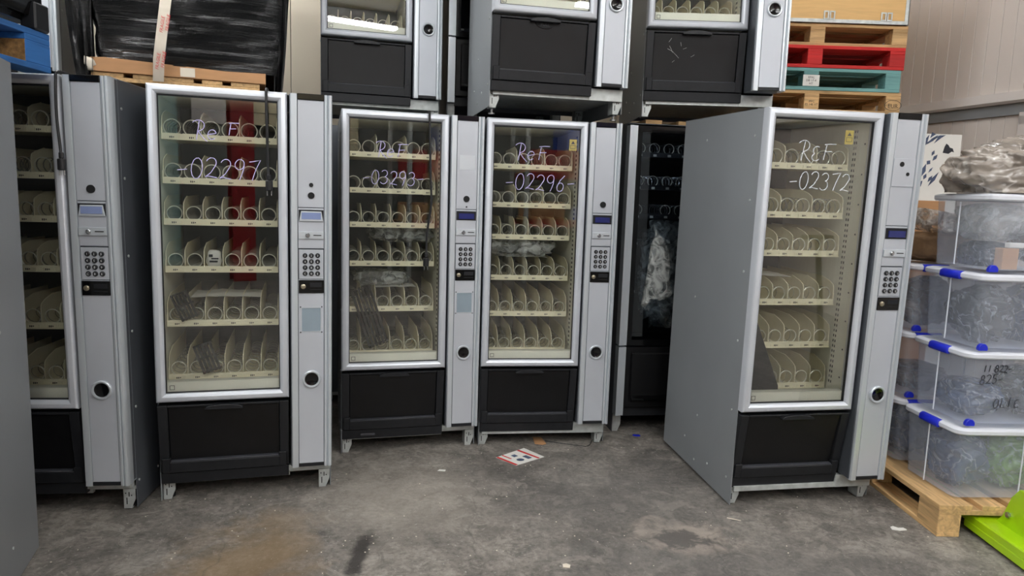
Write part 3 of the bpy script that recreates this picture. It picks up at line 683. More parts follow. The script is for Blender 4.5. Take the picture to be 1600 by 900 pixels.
def sheet(w_, d_, seed=1):
    mb = MB(); n = 8
    vs = [((i/n-.5)*w_, (j/n-.5)*d_, .006*noise.noise(Vector((i*.5, j*.5, seed)))+.004*(1-(2*i/n-1)**2)) for j in range(n+1) for i in range(n+1)]
    mb.add(vs+[(a, b, c+.0012) for a, b, c in vs], [(j*(n+1)+i, j*(n+1)+i+1, (j+1)*(n+1)+i+1, (j+1)*(n+1)+i) for j in range(n) for i in range(n)]+[tuple(k+(n+1)**2 for k in (j*(n+1)+i, (j+1)*(n+1)+i, (j+1)*(n+1)+i+1, j*(n+1)+i+1)) for j in range(n) for i in range(n)])
    e = [i for i in range(n+1)]+[(j+1)*(n+1)-1+0 for j in range(1, n+1)]
    return mb.mesh('sheet', M['white'])
tag(inside('paper_sheet', sheet(.30, .22), M1, (.27, .30, .776+.126)), 'white sheet on the fifth tray inside the machine with the short hanging cable', 'paper')
tag(inside('paper_sheet', sheet(.22, .2, 2), M2, (.30, .30, .760+.126)), 'white sheet on the fifth tray inside the machine with the long hanging cable', 'paper')
tag(inside('paper_sheet', sheet(.24, .2, 3), M3, (.27, .30, .935+.126)), 'white sheet on the fourth tray inside the machine behind the flyer', 'paper')
tag(inside('paper_sheet', sheet(.24, .2, 4), M4, (.18, .30, .937+.126)), 'pale sheet on the fourth tray inside the big grey sided machine', 'paper')
tag(inside('plastic_bag', blob('plastic_bag', (.36, .3, .10), 'bag', 5, .3), M2, (.34, .36, 1.008+.124)), 'crumpled clear bag lying over the fourth tray of the 03293 machine', 'bag')
tag(inside('plastic_bag', blob('plastic_bag', (.30, .24, .08), 'bag', 6, .3), M2, (.22, .32, .760+.130)), 'crumpled clear bag over the fifth tray of the 03293 machine', 'bag')
tag(inside('plastic_bag', blob('plastic_bag', (.42, .30, .10), 'bag', 8, .3), M3, (.22, .33, .935+.130)), 'crumpled clear bag over the white sheet in the 02296 machine', 'bag')
pk = inside('printed_packet', blob('printed_packet', (.058, .05, .075), 'white', 11, .1, 2), M1, (.225, .19, 1.021+.024)); tag(pk, 'white packet with black print inside a spiral of the 02297 machine', 'packet')
put('print', MB().box(-.018, .016, -.0275, -.024, .02, .028).box(-.01, .02, -.0275, -.024, .034, .04).box(-.02, -.004, -.0275, -.024, .044, .056).mesh('print', M['ink']), pk)
def grille(n, ln, wd):
    mb = MB()
    for i in range(n): mb.box(i*wd/n, i*wd/n+wd/n*.72, 0, .006, 0, ln)
    mb.box(0, wd, .004, .010, ln*.02, ln*.02+.008).box(0, wd, .004, .010, ln*.5, ln*.5+.008).box(0, wd, .004, .010, ln*.95, ln*.95+.008); return mb.mesh('slatted_guard', M['black_gloss'])
tag(inside('slatted_guard', grille(5, .125, .078), M1, (.093, .130, .800), (0, -.39, 0)), 'black slatted plastic guard leaning on the fifth tray of the 02297 machine', 'guard')
tag(inside('slatted_guard', grille(5, .135, .085), M1, (.176, .130, .556), (0, -.33, 0)), 'black slatted plastic guard leaning on the lowest tray of the 02297 machine', 'guard')
tag(inside('slatted_guard', grille(6, .335, .115), M2, (.150, .130, .560), (0, -.31, 0)), 'long black slatted guard slanting down the left of the 03293 machine', 'guard')
tag(inside('dark_board', MB().prism_y([(.03, .505), (.235, .505), (.235, .555), (.102, .86), (.03, .86)], 0, .005).mesh('dark_board', M['liner_dark']), M4, (0, .120, 0)), 'dark triangular board standing at lower left inside the 02372 machine', 'board')

s_ = put('plinth_slot', MB().box(.10, .18, .032, .045, .098, .112).mesh('plinth_slot', M['ledge'], bevel=.005), M2)
# scuffs and PULL lettering on the upper flaps
nt_ = put('pull_recess', MB().prism_y([(.275+.052*cos(PI+PI*i/12), .436+.032*sin(PI+PI*i/12)) for i in range(13)], .0155, .022).mesh('pull_recess', M['dark']), U2)
put('lettering', text_mesh('PULL', .022, 'ledge', align='CENTER'), nt_, (.275, .0150, .416), (PI/2, 0, 0))
def scuffs(seed, n):
    mb = MB()
    for x, z, dx, dz in ((.13, .375, .02, -.035), (.125, .395, .014, .02), (.12, .36, .035, -.018), (.155, .340, .030, -.028), (.19, .395, .004, -.02), (.15, .29, .012, .010), (.205, .36, .02, .008), (.25, .32, .02, .012)):
        mb.tube([(x, .0165+(.458-z)/.375*.03, z), (x+dx*.5, .0165+(.458-z-dz*.5)/.375*.03, z+dz*.45), (x+dx, .0165+(.458-z-dz)/.375*.03, z+dz)], .0008, 4)
    return mb.mesh('scuff_marks', M['galv'])
o = put('scuff_marks', scuffs(3, 9), U3, (0, 0, 0)); o['kind'] = 'stuff'

# cables
def hang(name, pts, label, r=.0058, plug=True):
    P = []
    for i in range(len(pts)-1):
        for k in range(8):
            t = k/8; p0 = Vector(pts[max(i-1, 0)]); p1 = Vector(pts[i]); p2 = Vector(pts[i+1]); p3 = Vector(pts[min(i+2, len(pts)-1)])
            P.append(.5*((2*p1)+(-p0+p2)*t+(2*p0-5*p1+4*p2-p3)*t*t+(-p0+3*p1-3*p2+p3)*t**3))
    P.append(Vector(pts[-1]))
    o = empty(name, P[0]); tag(o, label, 'cable')
    put('cord', MB().tube([p-P[0] for p in P], r, 8).mesh('cord', M['cable']), o)
    if plug:
        q = P[-1]-P[0]
        pm = MB().prism_z([(.016*cos(a), .016*sin(a)) for a in [i*PI/5 for i in range(10)]], -.045, 0).prism_z([(.010*cos(a), .010*sin(a)) for a in [i*PI/5 for i in range(10)]], 0, .025)
        pg = put('plug', pm.mesh('plug', M['cable'], bevel=.004), o, q)
        put('pin', MB().tube([(-.009, 0, -.045), (-.009, 0, -.065)], .0024, 6).mesh('pin', M['steel']), pg)
        put('pin', MB().tube([(.009, 0, -.045), (.009, 0, -.065)], .0024, 6).mesh('pin', M['steel']), pg)
    return o
hang('power_cable', [local(M1, .468, .12, H+.008), local(M1, .466, .0, H+.008), local(M1, .465, -.014, H-.03), local(M1, .467, -.016, 1.65), local(M1, .470, -.016, 1.50), local(M1, .474, -.022, 1.44)], 'black mains cable with plug hanging over the glass of the 02297 machine')
hang('power_cable', [local(M2, .435, .12, H+.008), local(M2, .440, .0, H+.008), local(M2, .441, -.014, H-.03), local(M2, .450, -.016, 1.5), local(M2, .455, -.016, 1.35), local(M2, .436, -.016, 1.2), local(M2, .432, -.022, 1.07)], 'long black mains cable with plug hanging over the glass of the 03293 machine')
hang('power_cable', [local(M0, .548, .12, H+.008), local(M0, .55, .0, H+.008), local(M0, .548, -.014, H-.03), local(M0, .545, -.016, 1.65), local(M0, .552, -.016, 1.52), local(M0, .556, -.022, 1.49)], 'black mains cable with plug hanging down the partly hidden left machine')

# ---------------------------------------------------------------- pallets
def pallet_meshes(mt):
    return dict(bs=MB().box(0, .1, 0, .1, 0, .078).mesh('block', M[mt], bevel=.002), crn=MB().box(0, .1, 0, .8, 0, .022).mesh('cross_board', M[mt], bevel=.002),
        bl=MB().box(0, .145, 0, .1, 0, .078).mesh('block', M[mt], bevel=.002), bc=MB().box(0, .145, 0, .145, 0, .078).mesh('block', M[mt], bevel=.002),
        bot=MB().box(0, 1.2, 0, .1, 0, .022).mesh('bottom_board', M[mt], bevel=.002), botw=MB().box(0, 1.2, 0, .145, 0, .022).mesh('bottom_board', M[mt], bevel=.002),
        cross=MB().box(0, .145, 0, .8, 0, .022).mesh('cross_board', M[mt], bevel=.002),
        top=MB().box(0, 1.2, 0, .145, 0, .022).mesh('top_board', M[mt], bevel=.002), topn=MB().box(0, 1.2, 0, .1, 0, .022).mesh('top_board', M[mt], bevel=.002))
PM = {k: pallet_meshes(k) for k in ('wood', 'wood_red', 'wood_teal', 'wood_blue')}
def pallet(loc, yaw, mt, label, group=None, narrow=False):
    R = empty('pallet', loc, (0, 0, yaw)); tag(R, label, 'pallet', group); m_ = PM[mt]
    for y, w_ in ((0, .1), (.3275, .145), (.7, .1)):
        put('bottom_board', m_['botw' if w_ > .12 else 'bot'], R, (0, y, 0))
        for x in ((0, .55, 1.1) if narrow else (0, .5275, 1.055)): put('block', m_['bs' if narrow else 'bc' if w_ > .12 else 'bl'], R, (x, y, .022))
    for x in ((0, .55, 1.1) if narrow else (0, .5275, 1.055)): put('cross_board', m_['crn' if narrow else 'cross'], R, (x, 0, .100))
    for y, w_ in ((0, .145), (.1875, .1), (.3275, .145), (.5125, .1), (.655, .145)): put('top_board', m_['top' if w_ > .12 else 'topn'], R, (0, y, .122))
    return R
# tall stack at the right, behind
SX, SY = 1.375, 4.83
PH = .1453
for i in range(18):
    mt = {17: 'wood', 16: 'wood_red', 15: 'wood_teal', 14: 'wood'}.get(i, 'wood')
    lb = {17: 'natural wood pallet directly under the yellow plywood crate', 16: 'red painted pallet in the tall stack', 15: 'teal painted pallet in the tall stack', 14: 'natural wood pallet stamped EUR below the teal pallet'}.get(i, 'plain wood pallet low in the tall stack, hidden behind machines')
    P_ = pallet((SX+(i*7 % 5-2)*.006, SY+(i*3 % 4)*.006, i*PH), 0, mt, lb, None if i > 13 else 'hidden lower pallets of the tall stack', narrow=True)
    P_.scale.z = PH/.144
    if i == 14:
        put('stamp', text_mesh('EUR', .038, 'mark', align='CENTER'), P_, (1.150, -.001, .045), (PI/2, 0, 0))
        put('stamp', MB().ring_y(0, 0, [(.058, 0), (.058, -.001), (.054, -.001), (.054, 0)], 24).mesh('stamp', M['mark']), P_, (1.150, -.0005, .061)).scale = (1, 1, .6)
        put('stamp', text_mesh('IPPC\nES 148 HT', .02, 'mark', align='CENTER'), P_, (.6, -.001, .065), (PI/2, 0, 0))
    if i == 15:
        put('paper_label', MB().box(.545, .655, -.003, -.0005, .026, .098).mesh('paper_label', M['white']), P_)
        put('stamp', text_mesh('EPAL\nDB 17-4\nHT', .02, 'mark', align='CENTER'), P_, (.6, -.0035, .075), (PI/2, 0, 0))
cz = 18*PH
yc = empty('plywood_crate', (SX-.01, SY, cz)); tag(yc, 'yellow plywood crate with metal edges on top of the pallet stack', 'crate')
for nm, a in (('front_board', (0, 1.2, 0, .012, .02, .62)), ('rear_board', (0, 1.2, .788, .8, .02, .62)), ('side_board', (0, .012, .012, .788, .02, .62)), ('side_board', (1.188, 1.2, .012, .788, .02, .62)), ('lid_board', (0, 1.2, 0, .8, .62, .632))):
    put(nm, MB().box(*a).mesh(nm, M['ply'], bevel=.001), yc)
put('edge_profile', MB().box(-.002, 1.204, -.005, .0, 0, .024).box(1.180, 1.206, -.006, 0, 0, .63).box(1.2, 1.206, -.006, .8, 0, .024).box(1.2, 1.206, -.006, .03, 0, .63).mesh('edge_profile', M['galv'], bevel=.001), yc)
for x in (.15, .64, 1.02):
    put('steel_tab', MB().frame_y(x, x+.035, .02, .075, [(0, -.006), (0, -.009), (.008, -.009), (.008, -.006)]).frame_y(x+.04, x+.075, .02, .075, [(0, -.006), (0, -.009), (.008, -.009), (.008, -.006)]).mesh('steel_tab', M['galv']), yc)

# blue pallet at upper left on the near cabinet, black case on it
pb = pallet((-1.815, 2.76, 1.8145), PI+.0, 'wood_blue', 'chipped blue pallet on top of the cut off machine at upper left')
pb.rotation_euler.z = PI/2+PI+.03; pb.location = (-2.60, 2.74, 1.8145)
for ch in list(pb.children):
    if ch.name.startswith('block'):
        ch.data = ch.data.copy(); ch.data.materials.clear(); ch.data.materials.append(M['chip']); ch.data.materials.append(M['wood_blue'])
        for p in ch.data.polygons:
            if (pb.rotation_euler.to_matrix() @ p.normal).x > .7: p.material_index = 1
bc = empty('black_case', (-1.79, 2.75, 1.8145+.1445), (0, 0, .03)); tag(bc, 'black plastic case sitting on the blue pallet at top left', 'case')
put('shell', MB().prism_y([(-.75, .03), (-.03, .03), (-.012, .10), (-.02, .55), (-.75, .55)], -1.1, 0).mesh('shell', M['black_gloss'], bevel=.02, seg=2), bc)
put('corner_foot', MB().box(-.06, .0, -.08, .004, 0, .10).mesh('corner_foot', M['black'], bevel=.006), bc); put('corner_foot', MB().box(-.74, -.68, -.08, 0, 0, .08).mesh('corner_foot', M['black'], bevel=.006), bc)
put('corner_foot', MB().box(-.06, 0, -1.1, -1.02, 0, .08).mesh('corner_foot', M['black'], bevel=.006), bc); put('corner_foot', MB().box(-.74, -.68, -1.1, -1.02, 0, .08).mesh('corner_foot', M['black'], bevel=.006), bc)

# ---------------------------------------------------------------- wrapped bale
def film_mat():
    mt, nt, b = new_mat('black_stretch_film'); L = nt.links.new
    b.inputs['Base Color'].default_value = (.012, .012, .013, 1); b.inputs['Roughness'].default_value = .13; b.inputs['Specular IOR Level'].default_value = .9
    co = coords(nt, (1.6, 1.6, 26))
    n = N(nt, 'ShaderNodeTexNoise', i_Scale=2.3, i_Detail=7, i_Distortion=1.8, i_Roughness=.65); L(co, n.inputs['Vector'])
    c2 = coords(nt, (1, 1, .6)); n2 = N(nt, 'ShaderNodeTexNoise', i_Scale=3, i_Detail=2); L(c2, n2.inputs['Vector'])
    bp = N(nt, 'ShaderNodeBump'); bp.inputs['Distance'].default_value = .2; L(n.outputs[0], bp.inputs['Height'])
    r = ramp(nt, [(.35, (.25,)*3), (.6, (1,)*3)], n2.outputs[0]); L(r.outputs[0], bp.inputs['Strength'])
    L(bp.outputs[0], b.inputs['Normal']); return mt
M['film'] = film_mat()
BALE = empty('wrapped_bale', (-2.145, 3.618, 1.964), (0, 0, .352)); tag(BALE, 'bale wrapped in shiny black stretch film with a printed tape, upper left', 'bale')
def bale_mesh():
    bm = bmesh.new(); w_, d_, h_ = .90, 1.1, .95
    nx, nz = 60, 60
    grid = {}
    def wall(pfun, nx, nz):
        vs = [[bm.verts.new(pfun(i/nx, j/nz)) for i in range(nx+1)] for j in range(nz+1)]
        for j in range(nz):
            for i in range(nx): bm.faces.new((vs[j][i], vs[j][i+1], vs[j+1][i+1], vs[j+1][i]))
    per = [(0, 0), (w_, 0), (w_, d_), (0, d_), (0, 0)]; L_ = [w_, d_, w_, d_]; tot = sum(L_)
    def f(s, t):
        q = s*tot; k = 0
        while k < 3 and q > L_[k]: q -= L_[k]; k += 1
        a = Vector(per[k]); b_ = Vector(per[k+1]); p = a+(b_-a)*(q/L_[k])
        c = Vector((w_/2, d_/2)); r = (p-c); rn = r.normalized()
        cr_ = min(1, (abs(r.x)/(w_/2))**8*(abs(r.y)/(d_/2))**8)
        p = p-rn*.05*cr_
        z = .055+t*h_
        bulge = .05*sin(PI*min(1, t*1.1+.05))
        wr = .014*noise.noise(Vector((p.x*3, p.y*3, z*26)))+.012*noise.noise(Vector((p.x*5, p.y*5, z*9)))
        return (p.x+rn.x*(bulge*.6+wr), p.y+rn.y*(bulge*.5+wr), z)
    wall(f, 200, 60)
    vs = [bm.verts.new((x, y, .055+h_*1.0)) for x, y in ((0, 0), (w_, 0), (w_, d_), (0, d_))]; bm.faces.new(vs)
    me = bpy.data.meshes.new('film'); bm.to_mesh(me); bm.free(); me.materials.append(M['film'])
    me.polygons.foreach_set('use_smooth', [True]*len(me.polygons)); return me
put('film', bale_mesh(), BALE)
def drape(x0, x1, y, z0, z1, seed, lean):
    mb = MB(); n, k = 16, 14; vs = []
    for j in range(k+1):
        for i in range(n+1):
            s = i/n; t = j/k
            vs.append((x0+(x1-x0)*s*(.35+.65*t)+lean*(1-t)+.012*noise.noise(Vector((s*9, t*2, seed))), y+.03*sin(s*17+seed)*(.3+.7*(1-t))+.02*noise.noise(Vector((s*6, t*3, seed+4))), z0+(z1-z0)*t))
    fs = [(j*(n+1)+i, j*(n+1)+i+1, (j+1)*(n+1)+i+1, (j+1)*(n+1)+i) for j in range(k) for i in range(n)]
    return mb.add(vs, fs).mesh('film_tail', M['film'])
put('film_tail', drape(-.02, -.20, .06, -.12, 1.0, 1, .02), BALE); put('film_tail', drape(.02, -.17, .0, -.10, 1.0, 5, -.02), BALE)
put('film_tail', drape(.86, .98, .04, -.10, .9, 3, .0), BALE)
cd = put('cardboard_tray', MB().prism_y([(-.01, 0), (.82, 0), (.82, .055), (.62, .05), (.3, .062), (.05, .070), (-.01, .065)], -.012, .002).box(-.01, .82, .002, 1.1, 0, .008).mesh('cardboard_tray', M['card'], bevel=.001), BALE)
put('torn_edge', blob('torn_edge', (.05, .05, .055), 'cardw', 2, .6, 2), cd, (-.01, .0, .0))
put('paper_label', MB().box(.40, .47, -.015, -.012, .005, .05).mesh('paper_label', M['cardw']), cd)
tp = put('tape', MB().add([(.27+dx+lx, -.062-.03*math.sin(PI*t), .0+t*.95) if t > 0 else (.27+dx+lx, -.018, -.03) for t, lx in [(i/12, .14*i/12) for i in range(13)] for dx in (0, .052)],
    [(2*i, 2*i+1, 2*i+3, 2*i+2) for i in range(12)]).mesh('tape', M['cardw']), BALE)
for k in range(5):
    put('lettering', text_mesh('FRAGILE', .022, 'red_print', .2), tp, (.300+.14*(.03+k*.19), -.072-.03*math.sin(PI*min(1, .03+k*.19)), .02+k*.18), (PI/2, -PI/2+.15, 0))
    put('lettering', text_mesh('FRAGILE', .022, 'red_print', .2), tp, (.326+.14*(.03+k*.19), -.072-.03*math.sin(PI*min(1, .03+k*.19)), .03+k*.18), (PI/2, -PI/2+.15, 0))
# a pallet under the bale: short side to the front
bp_ = pallet((-2.165, 3.611, 1.8205), .352+PI/2, 'wood', 'plain wood pallet under the black wrapped bale')
bp_.location = Vector((-2.165, 3.611, 1.8195))+Matrix.Rotation(.352, 3, 'Z') @ Vector((.81, .0, 0))

# ---------------------------------------------------------------- crates on a pallet at the right
CP = pallet((0, 0, 0), 0, 'wood', 'light wood pallet on the floor carrying the clear crates')
CP.rotation_euler.z = PI/2+.02; CP.location = (2.675, 2.885, 0)
CW, CD, CH = .59, .385, .335
def crate_wall(h):
    mb = MB(); t = .0; b = .022
    lo = [(b, b), (CW-b, b), (CW-b, CD-b), (b, CD-b)]; hi = [(.008, .008), (CW-.008, .008), (CW-.008, CD-.008), (.008, CD-.008)]
    def rnd(p, r=.03):
        out = []
        cx = [(p[0][0]+r, p[0][1]+r, 180), (p[1][0]-r, p[1][1]+r, 270), (p[2][0]-r, p[2][1]-r, 0), (p[3][0]+r, p[3][1]-r, 90)]
        for x, y, a in cx:
            for k in range(5): q = math.radians(a+22.5*k); out.append((x+r*cos(q), y+r*sin(q)))
        return out
    A, B = rnd(lo), rnd(hi); n = len(A)
    vs = [(x, y, .012) for x, y in A]+[(x, y, h-.03) for x, y in B]
    fs = [(i, (i+1) % n, n+(i+1) % n, n+i) for i in range(n)]+[tuple(range(n))[::-1]]
    return mb.add(vs, fs)
def rrect(x0, x1, y0, y1, r):
    out = []
    for x, y, a in ((x0+r, y0+r, 180), (x1-r, y0+r, 270), (x1-r, y1-r, 0), (x0+r, y1-r, 90)):
        for k in range(5): q = math.radians(a+22.5*k); out.append((x+r*cos(q), y+r*sin(q)))
    return out
def crate_lid(h):
    mb = MB(); n = 20
    L0 = [(rrect(-.004, CW+.004, -.004, CD+.004, .045), h-.034), (rrect(-.010, CW+.010, -.010, CD+.010, .048), h-.028), (rrect(-.010, CW+.010, -.010, CD+.010, .048), h-.014), (rrect(-.004, CW+.004, -.004, CD+.004, .045), h-.008), (rrect(.012, CW-.012, .012, CD-.012, .035), h-.004), (rrect(.03, CW-.03, .03, CD-.03, .03), h-.010)]
    vs = []; fs = []
    for pl, z in L0: vs += [(x, y, z) for x, y in pl]
    for j in range(len(L0)-1):
        for i in range(n): fs.append((j*n+i, j*n+(i+1) % n, (j+1)*n+(i+1) % n, (j+1)*n+i))
    fs.append(tuple(range((len(L0)-1)*n, len(L0)*n)))
    return mb.add(vs, fs)
def crate(loc, yaw, label, group=None, clips=True, wheels=True, back=False):
    R = empty('storage_crate', loc, (0, 0, yaw)); tag(R, label, 'crate', group)
    cpart('tub', 0, lambda: crate_wall(CH), 'crate', R); cpart('tub_rib', 0, lambda: MB().box(-.001, .003, .19, .194, .02, CH-.04), 'crate_rim', R); cpart('tub_rib', 1, lambda: MB().box(.30, .304, .0, .004, .02, CH-.04), 'crate_rim', R)
    cpart('lid', 0, lambda: crate_lid(CH), 'crate_rim', R)
    if clips:
        cpart('clip', 's', lambda: MB().prism_y([(-.014, CH-.040), (-.018, CH-.030), (-.016, CH-.010), (-.004, CH-.004), (.010, CH-.004), (.0, CH-.040)], .12, .25), 'clip', R, bevel=.003)
        cpart('clip', 's2', lambda: MB().prism_y([(CW+.014, CH-.040), (CW+.018, CH-.030), (CW+.016, CH-.010), (CW+.004, CH-.004), (CW-.010, CH-.004), (CW, CH-.040)][::-1], .12, .25), 'clip', R, bevel=.003)
        cpart('clip', 'f', lambda: MB().prism_x([(-.014, CH-.040), (-.018, CH-.030), (-.016, CH-.010), (-.004, CH-.004), (.010, CH-.004), (.0, CH-.040)], .36, .50), 'clip', R, bevel=.003)
    if back: cpart('clip', 'fl', lambda: MB().prism_x([(-.014, CH-.040), (-.018, CH-.030), (-.016, CH-.010), (-.004, CH-.004), (.010, CH-.004), (.0, CH-.040)], .035, .165), 'clip', R, bevel=.003)
    if wheels:
        for x in (.045, CW-.045): cpart('wheel', 'w', lambda: MB().prism_y([(.021*cos(a), .012+.021*sin(a)) for a in [(-25+230*k/14)*PI/180 for k in range(15)]], -.006, .012), 'clip', R, (x, .010, 0), bevel=.002)
    return R
PZ = .1445
fr = [(1.945, 2.905, PZ, .06), (1.955, 2.915, PZ+CH, .045), (1.965, 2.905, PZ+2*CH, .055), (1.975, 2.915, PZ+3*CH, .05)]
labs = ['clear crate with green and grey bags on the pallet, lowest of the front stack', 'clear crate marked 825 and OLIE, second from the bottom of the front stack', 'clear crate with blue grey bags, third up in the front stack', 'topmost clear crate of the front stack, holding black cables and small boxes']
CR = []
for i, (x, y, z, a) in enumerate(fr): CR.append(crate((x, y, z), a, labs[i], clips=i < 3, wheels=i > 0))
bk = [(1.93, 3.34, PZ, .05), (1.935, 3.345, PZ+CH, .04), (1.93, 3.335, PZ+2*CH, .06)]
bl = ['clear blue clipped crate at the bottom of the rear stack', 'middle clear crate of the rear stack', 'top clear crate of the rear stack, under the brown paper']
BK = []
for i, (x, y, z, a) in enumerate(bk): BK.append(crate((x, y, z), a, bl[i], wheels=i > 0, back=True))
def fill(R, items, what):
    for k, (u, v, sx, sy, sz, mm, lb) in enumerate(items):
        me = crumple('bagged_parts', (sx*.92, sy*.92, sz), mm, k*3+int(R.location.z*10), 5)
        tag(inside('bagged_parts', me, R, (u, v, .016)), lb, 'bag')
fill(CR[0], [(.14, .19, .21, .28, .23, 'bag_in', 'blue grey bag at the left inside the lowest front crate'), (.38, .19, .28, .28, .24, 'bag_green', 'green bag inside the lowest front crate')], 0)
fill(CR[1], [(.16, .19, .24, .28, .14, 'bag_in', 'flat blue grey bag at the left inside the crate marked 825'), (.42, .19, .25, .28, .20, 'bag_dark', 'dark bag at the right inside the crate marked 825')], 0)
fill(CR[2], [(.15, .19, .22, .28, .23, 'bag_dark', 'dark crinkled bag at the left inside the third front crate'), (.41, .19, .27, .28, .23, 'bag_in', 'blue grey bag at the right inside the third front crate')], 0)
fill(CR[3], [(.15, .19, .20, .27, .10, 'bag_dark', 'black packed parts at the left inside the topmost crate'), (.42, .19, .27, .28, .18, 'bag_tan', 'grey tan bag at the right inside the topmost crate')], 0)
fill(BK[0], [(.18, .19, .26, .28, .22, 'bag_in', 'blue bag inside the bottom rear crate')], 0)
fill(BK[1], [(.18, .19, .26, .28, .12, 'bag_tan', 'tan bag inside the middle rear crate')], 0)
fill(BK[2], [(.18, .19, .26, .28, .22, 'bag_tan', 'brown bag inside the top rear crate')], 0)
tag(inside('small_box', MB().box(0, .07, 0, .05, 0, .09).mesh('small_box', M['card'], bevel=.002), CR[3], (.10, .035, .014)), 'small tan box against the wall of the topmost crate', 'box')
tag(inside('small_box', MB().box(0, .065, 0, .03, 0, .022).mesh('small_box', M['white'], bevel=.002), CR[3], (.125, .035, .106)), 'small white labelled box lying on the tan box', 'box')
tag(inside('plastic_bag', blob('plastic_bag', (.20, .26, .15), 'bag', 21, .3), CR[3], (.15, .19, .130)), 'clear plastic bag filling the upper half of the topmost crate', 'bag')
# the writing on the crates
for wd_ in (('11 822-', .075, .245, .030, 0), ('825-', .065, .190, .040, .05), ('OLIE', .135, .085, .046, .05)): put('handwriting', scrawl([wd_], .0019).mesh('handwriting', M['ink']), CR[1], (0, .008, 0))
hw = scrawl([('-032-', .20, .125, .034, 0)], .0018).mesh('handwriting', M['ink']); put('handwriting', hw, CR[2], (0, .008, 0))
# bundle of clear film on top
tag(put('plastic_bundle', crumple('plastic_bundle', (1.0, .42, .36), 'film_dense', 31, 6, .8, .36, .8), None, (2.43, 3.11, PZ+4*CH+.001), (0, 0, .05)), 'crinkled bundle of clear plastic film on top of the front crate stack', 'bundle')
# things on and behind the rear crates
tag(put('paper_sack', blob('paper_sack', (.30, .26, .14), 'card_bag', 33, .2), None, (2.13, 3.53, PZ+3*CH), (0, 0, .2)), 'crumpled brown paper sack on the top rear crate', 'sack')
tag(put('plastic_bag', blob('plastic_bag', (.30, .24, .10), 'film_loose', 34, .25), None, (2.14, 3.55, PZ+3*CH+.135), (0, .25, .1)), 'crinkled clear bag resting on the brown paper sack', 'bag')
zb = 0
for i, h_ in enumerate((.40, .40, .36, .30)):
    cb = empty('cardboard_box', (2.02+.01*i, 4.15, zb), (0, 0, .04)); tag(cb, ['lowest brown carton behind the rear crates', 'second carton up behind the rear crates', 'third carton up behind the rear crates', 'top brown carton printed TE behind the crates'][i], 'box')
    put('carton_body', MB().box(0, .5, 0, .38, 0, h_-.001).mesh('carton_body', M['card'], bevel=.003), cb)
    put('packing_tape', MB().box(.22, .27, -.001, .381, h_-.001, h_).mesh('packing_tape', M['cardw']), cb)
    if i == 3: put('lettering', text_mesh('TE', .075, 'cardw'), cb, (.17, -.0015, .14), (PI/2, 0, 0)); put('lettering', text_mesh('logistics', .02, 'cardw'), cb, (.17, -.0015, .11), (PI/2, 0, 0))
    zb += h_
# poster board leaning behind
pbm = empty('poster_board', (2.30, 4.62, 0), (-.02, 0, .03)); tag(pbm, 'white printed board with dark smears standing against the right wall', 'poster')
put('board', MB().box(0, .62, 0, .018, 0, 1.90).mesh('board', M['white'], bevel=.001), pbm)
mb = MB(); rnd = random.Random(5)
for i in range(26):
    x, z = rnd.uniform(.22, .44), rnd.uniform(1.55, 1.88); a = rnd.uniform(.7, 1.3); l = rnd.uniform(.03, .12); wd = rnd.uniform(.005, .016)
    q = [(x, z), (x+l*.5*cos(a)-wd*sin(a), z+l*.5*sin(a)+wd*cos(a)), (x+l*cos(a), min(1.895, z+l*sin(a))), (x+l*.5*cos(a)+wd*sin(a), z+l*.5*sin(a)-wd*cos(a))]
    mb.prism_y(q, -.0012-.00002*i, 0)
M['smear'] = mat('blue_black_print', (70, 82, 108), .6, 0, .4, 20)
put('print', mb.mesh('print', M['smear']), pbm)
put('print', MB().prism_y([(.50, 1.78), (.54, 1.775), (.56, 1.79), (.575, 1.785), (.565, 1.81), (.545, 1.815), (.535, 1.83), (.52, 1.84), (.51, 1.82)], -.0013, 0).mesh('print', M['ink']), pbm)

# pallet jack
pj = empty('pallet_jack', (2.025, 2.9, 0)); tag(pj, 'lime green pallet jack pushed under the crate pallet', 'pallet jack')
for dx in (.02, .36):
    put('fork', MB().prism_x([(-.50, .045), (.95, .045), (1.0, .06), (1.0, .075), (.95, .085), (-.50, .085)], dx, dx+.155).mesh('fork', M['lime'], bevel=.006), pj)
    put('fork_wheel', MB().prism_x([(.85+.036*cos(a*PI/8), .037+.036*sin(a*PI/8)) for a in range(16)], dx+.04, dx+.115).mesh('fork_wheel', M['dark']), pj)
put('fork_heel', MB().prism_x([(-.03, .02), (-.03, .085), (-.06, .12), (-.10, .22), (-.14, .27), (-.28, .27), (-.28, .02)], .10, .115).mesh('fork_heel', M['lime'], bevel=.003), pj)
put('fork_heel', MB().prism_x([(-.03, .02), (-.03, .085), (-.06, .12), (-.10, .22), (-.14, .27), (-.28, .27), (-.28, .02)], .43, .445).mesh('fork_heel', M['lime'], bevel=.003), pj)
put('side_skirt', MB().prism_x([(.05, .02), (.05, .05), (-.50, .05), (-.50, .012)], .018, .03).mesh('side_skirt', M['lime'], bevel=.002), pj)
put('bolt', MB().prism_x([(-.10+.013*cos(a*PI/3), .14+.013*sin(a*PI/3)) for a in range(6)], .09, .10).mesh('bolt', M['steel']), pj)
put('pump_body', MB().box(.10, .44, -.62, -.50, .04, .24).box(.22, .32, -.70, -.62, .10, .5).mesh('pump_body', M['black'], bevel=.01), pj)
put('drawbar', MB().tube([(.27, -.66, .5), (.27, -.80, 1.15)], .018, 10).tube([(.15, -.80, 1.15), (.39, -.80, 1.15)], .014, 8).mesh('drawbar', M['dark']), pj)
put('steer_wheel', MB().prism_x([(-.66+.09*cos(a*PI/8), .092+.09*sin(a*PI/8)) for a in range(16)], .23, .31).mesh('steer_wheel', M['dark'], bevel=.004), pj)

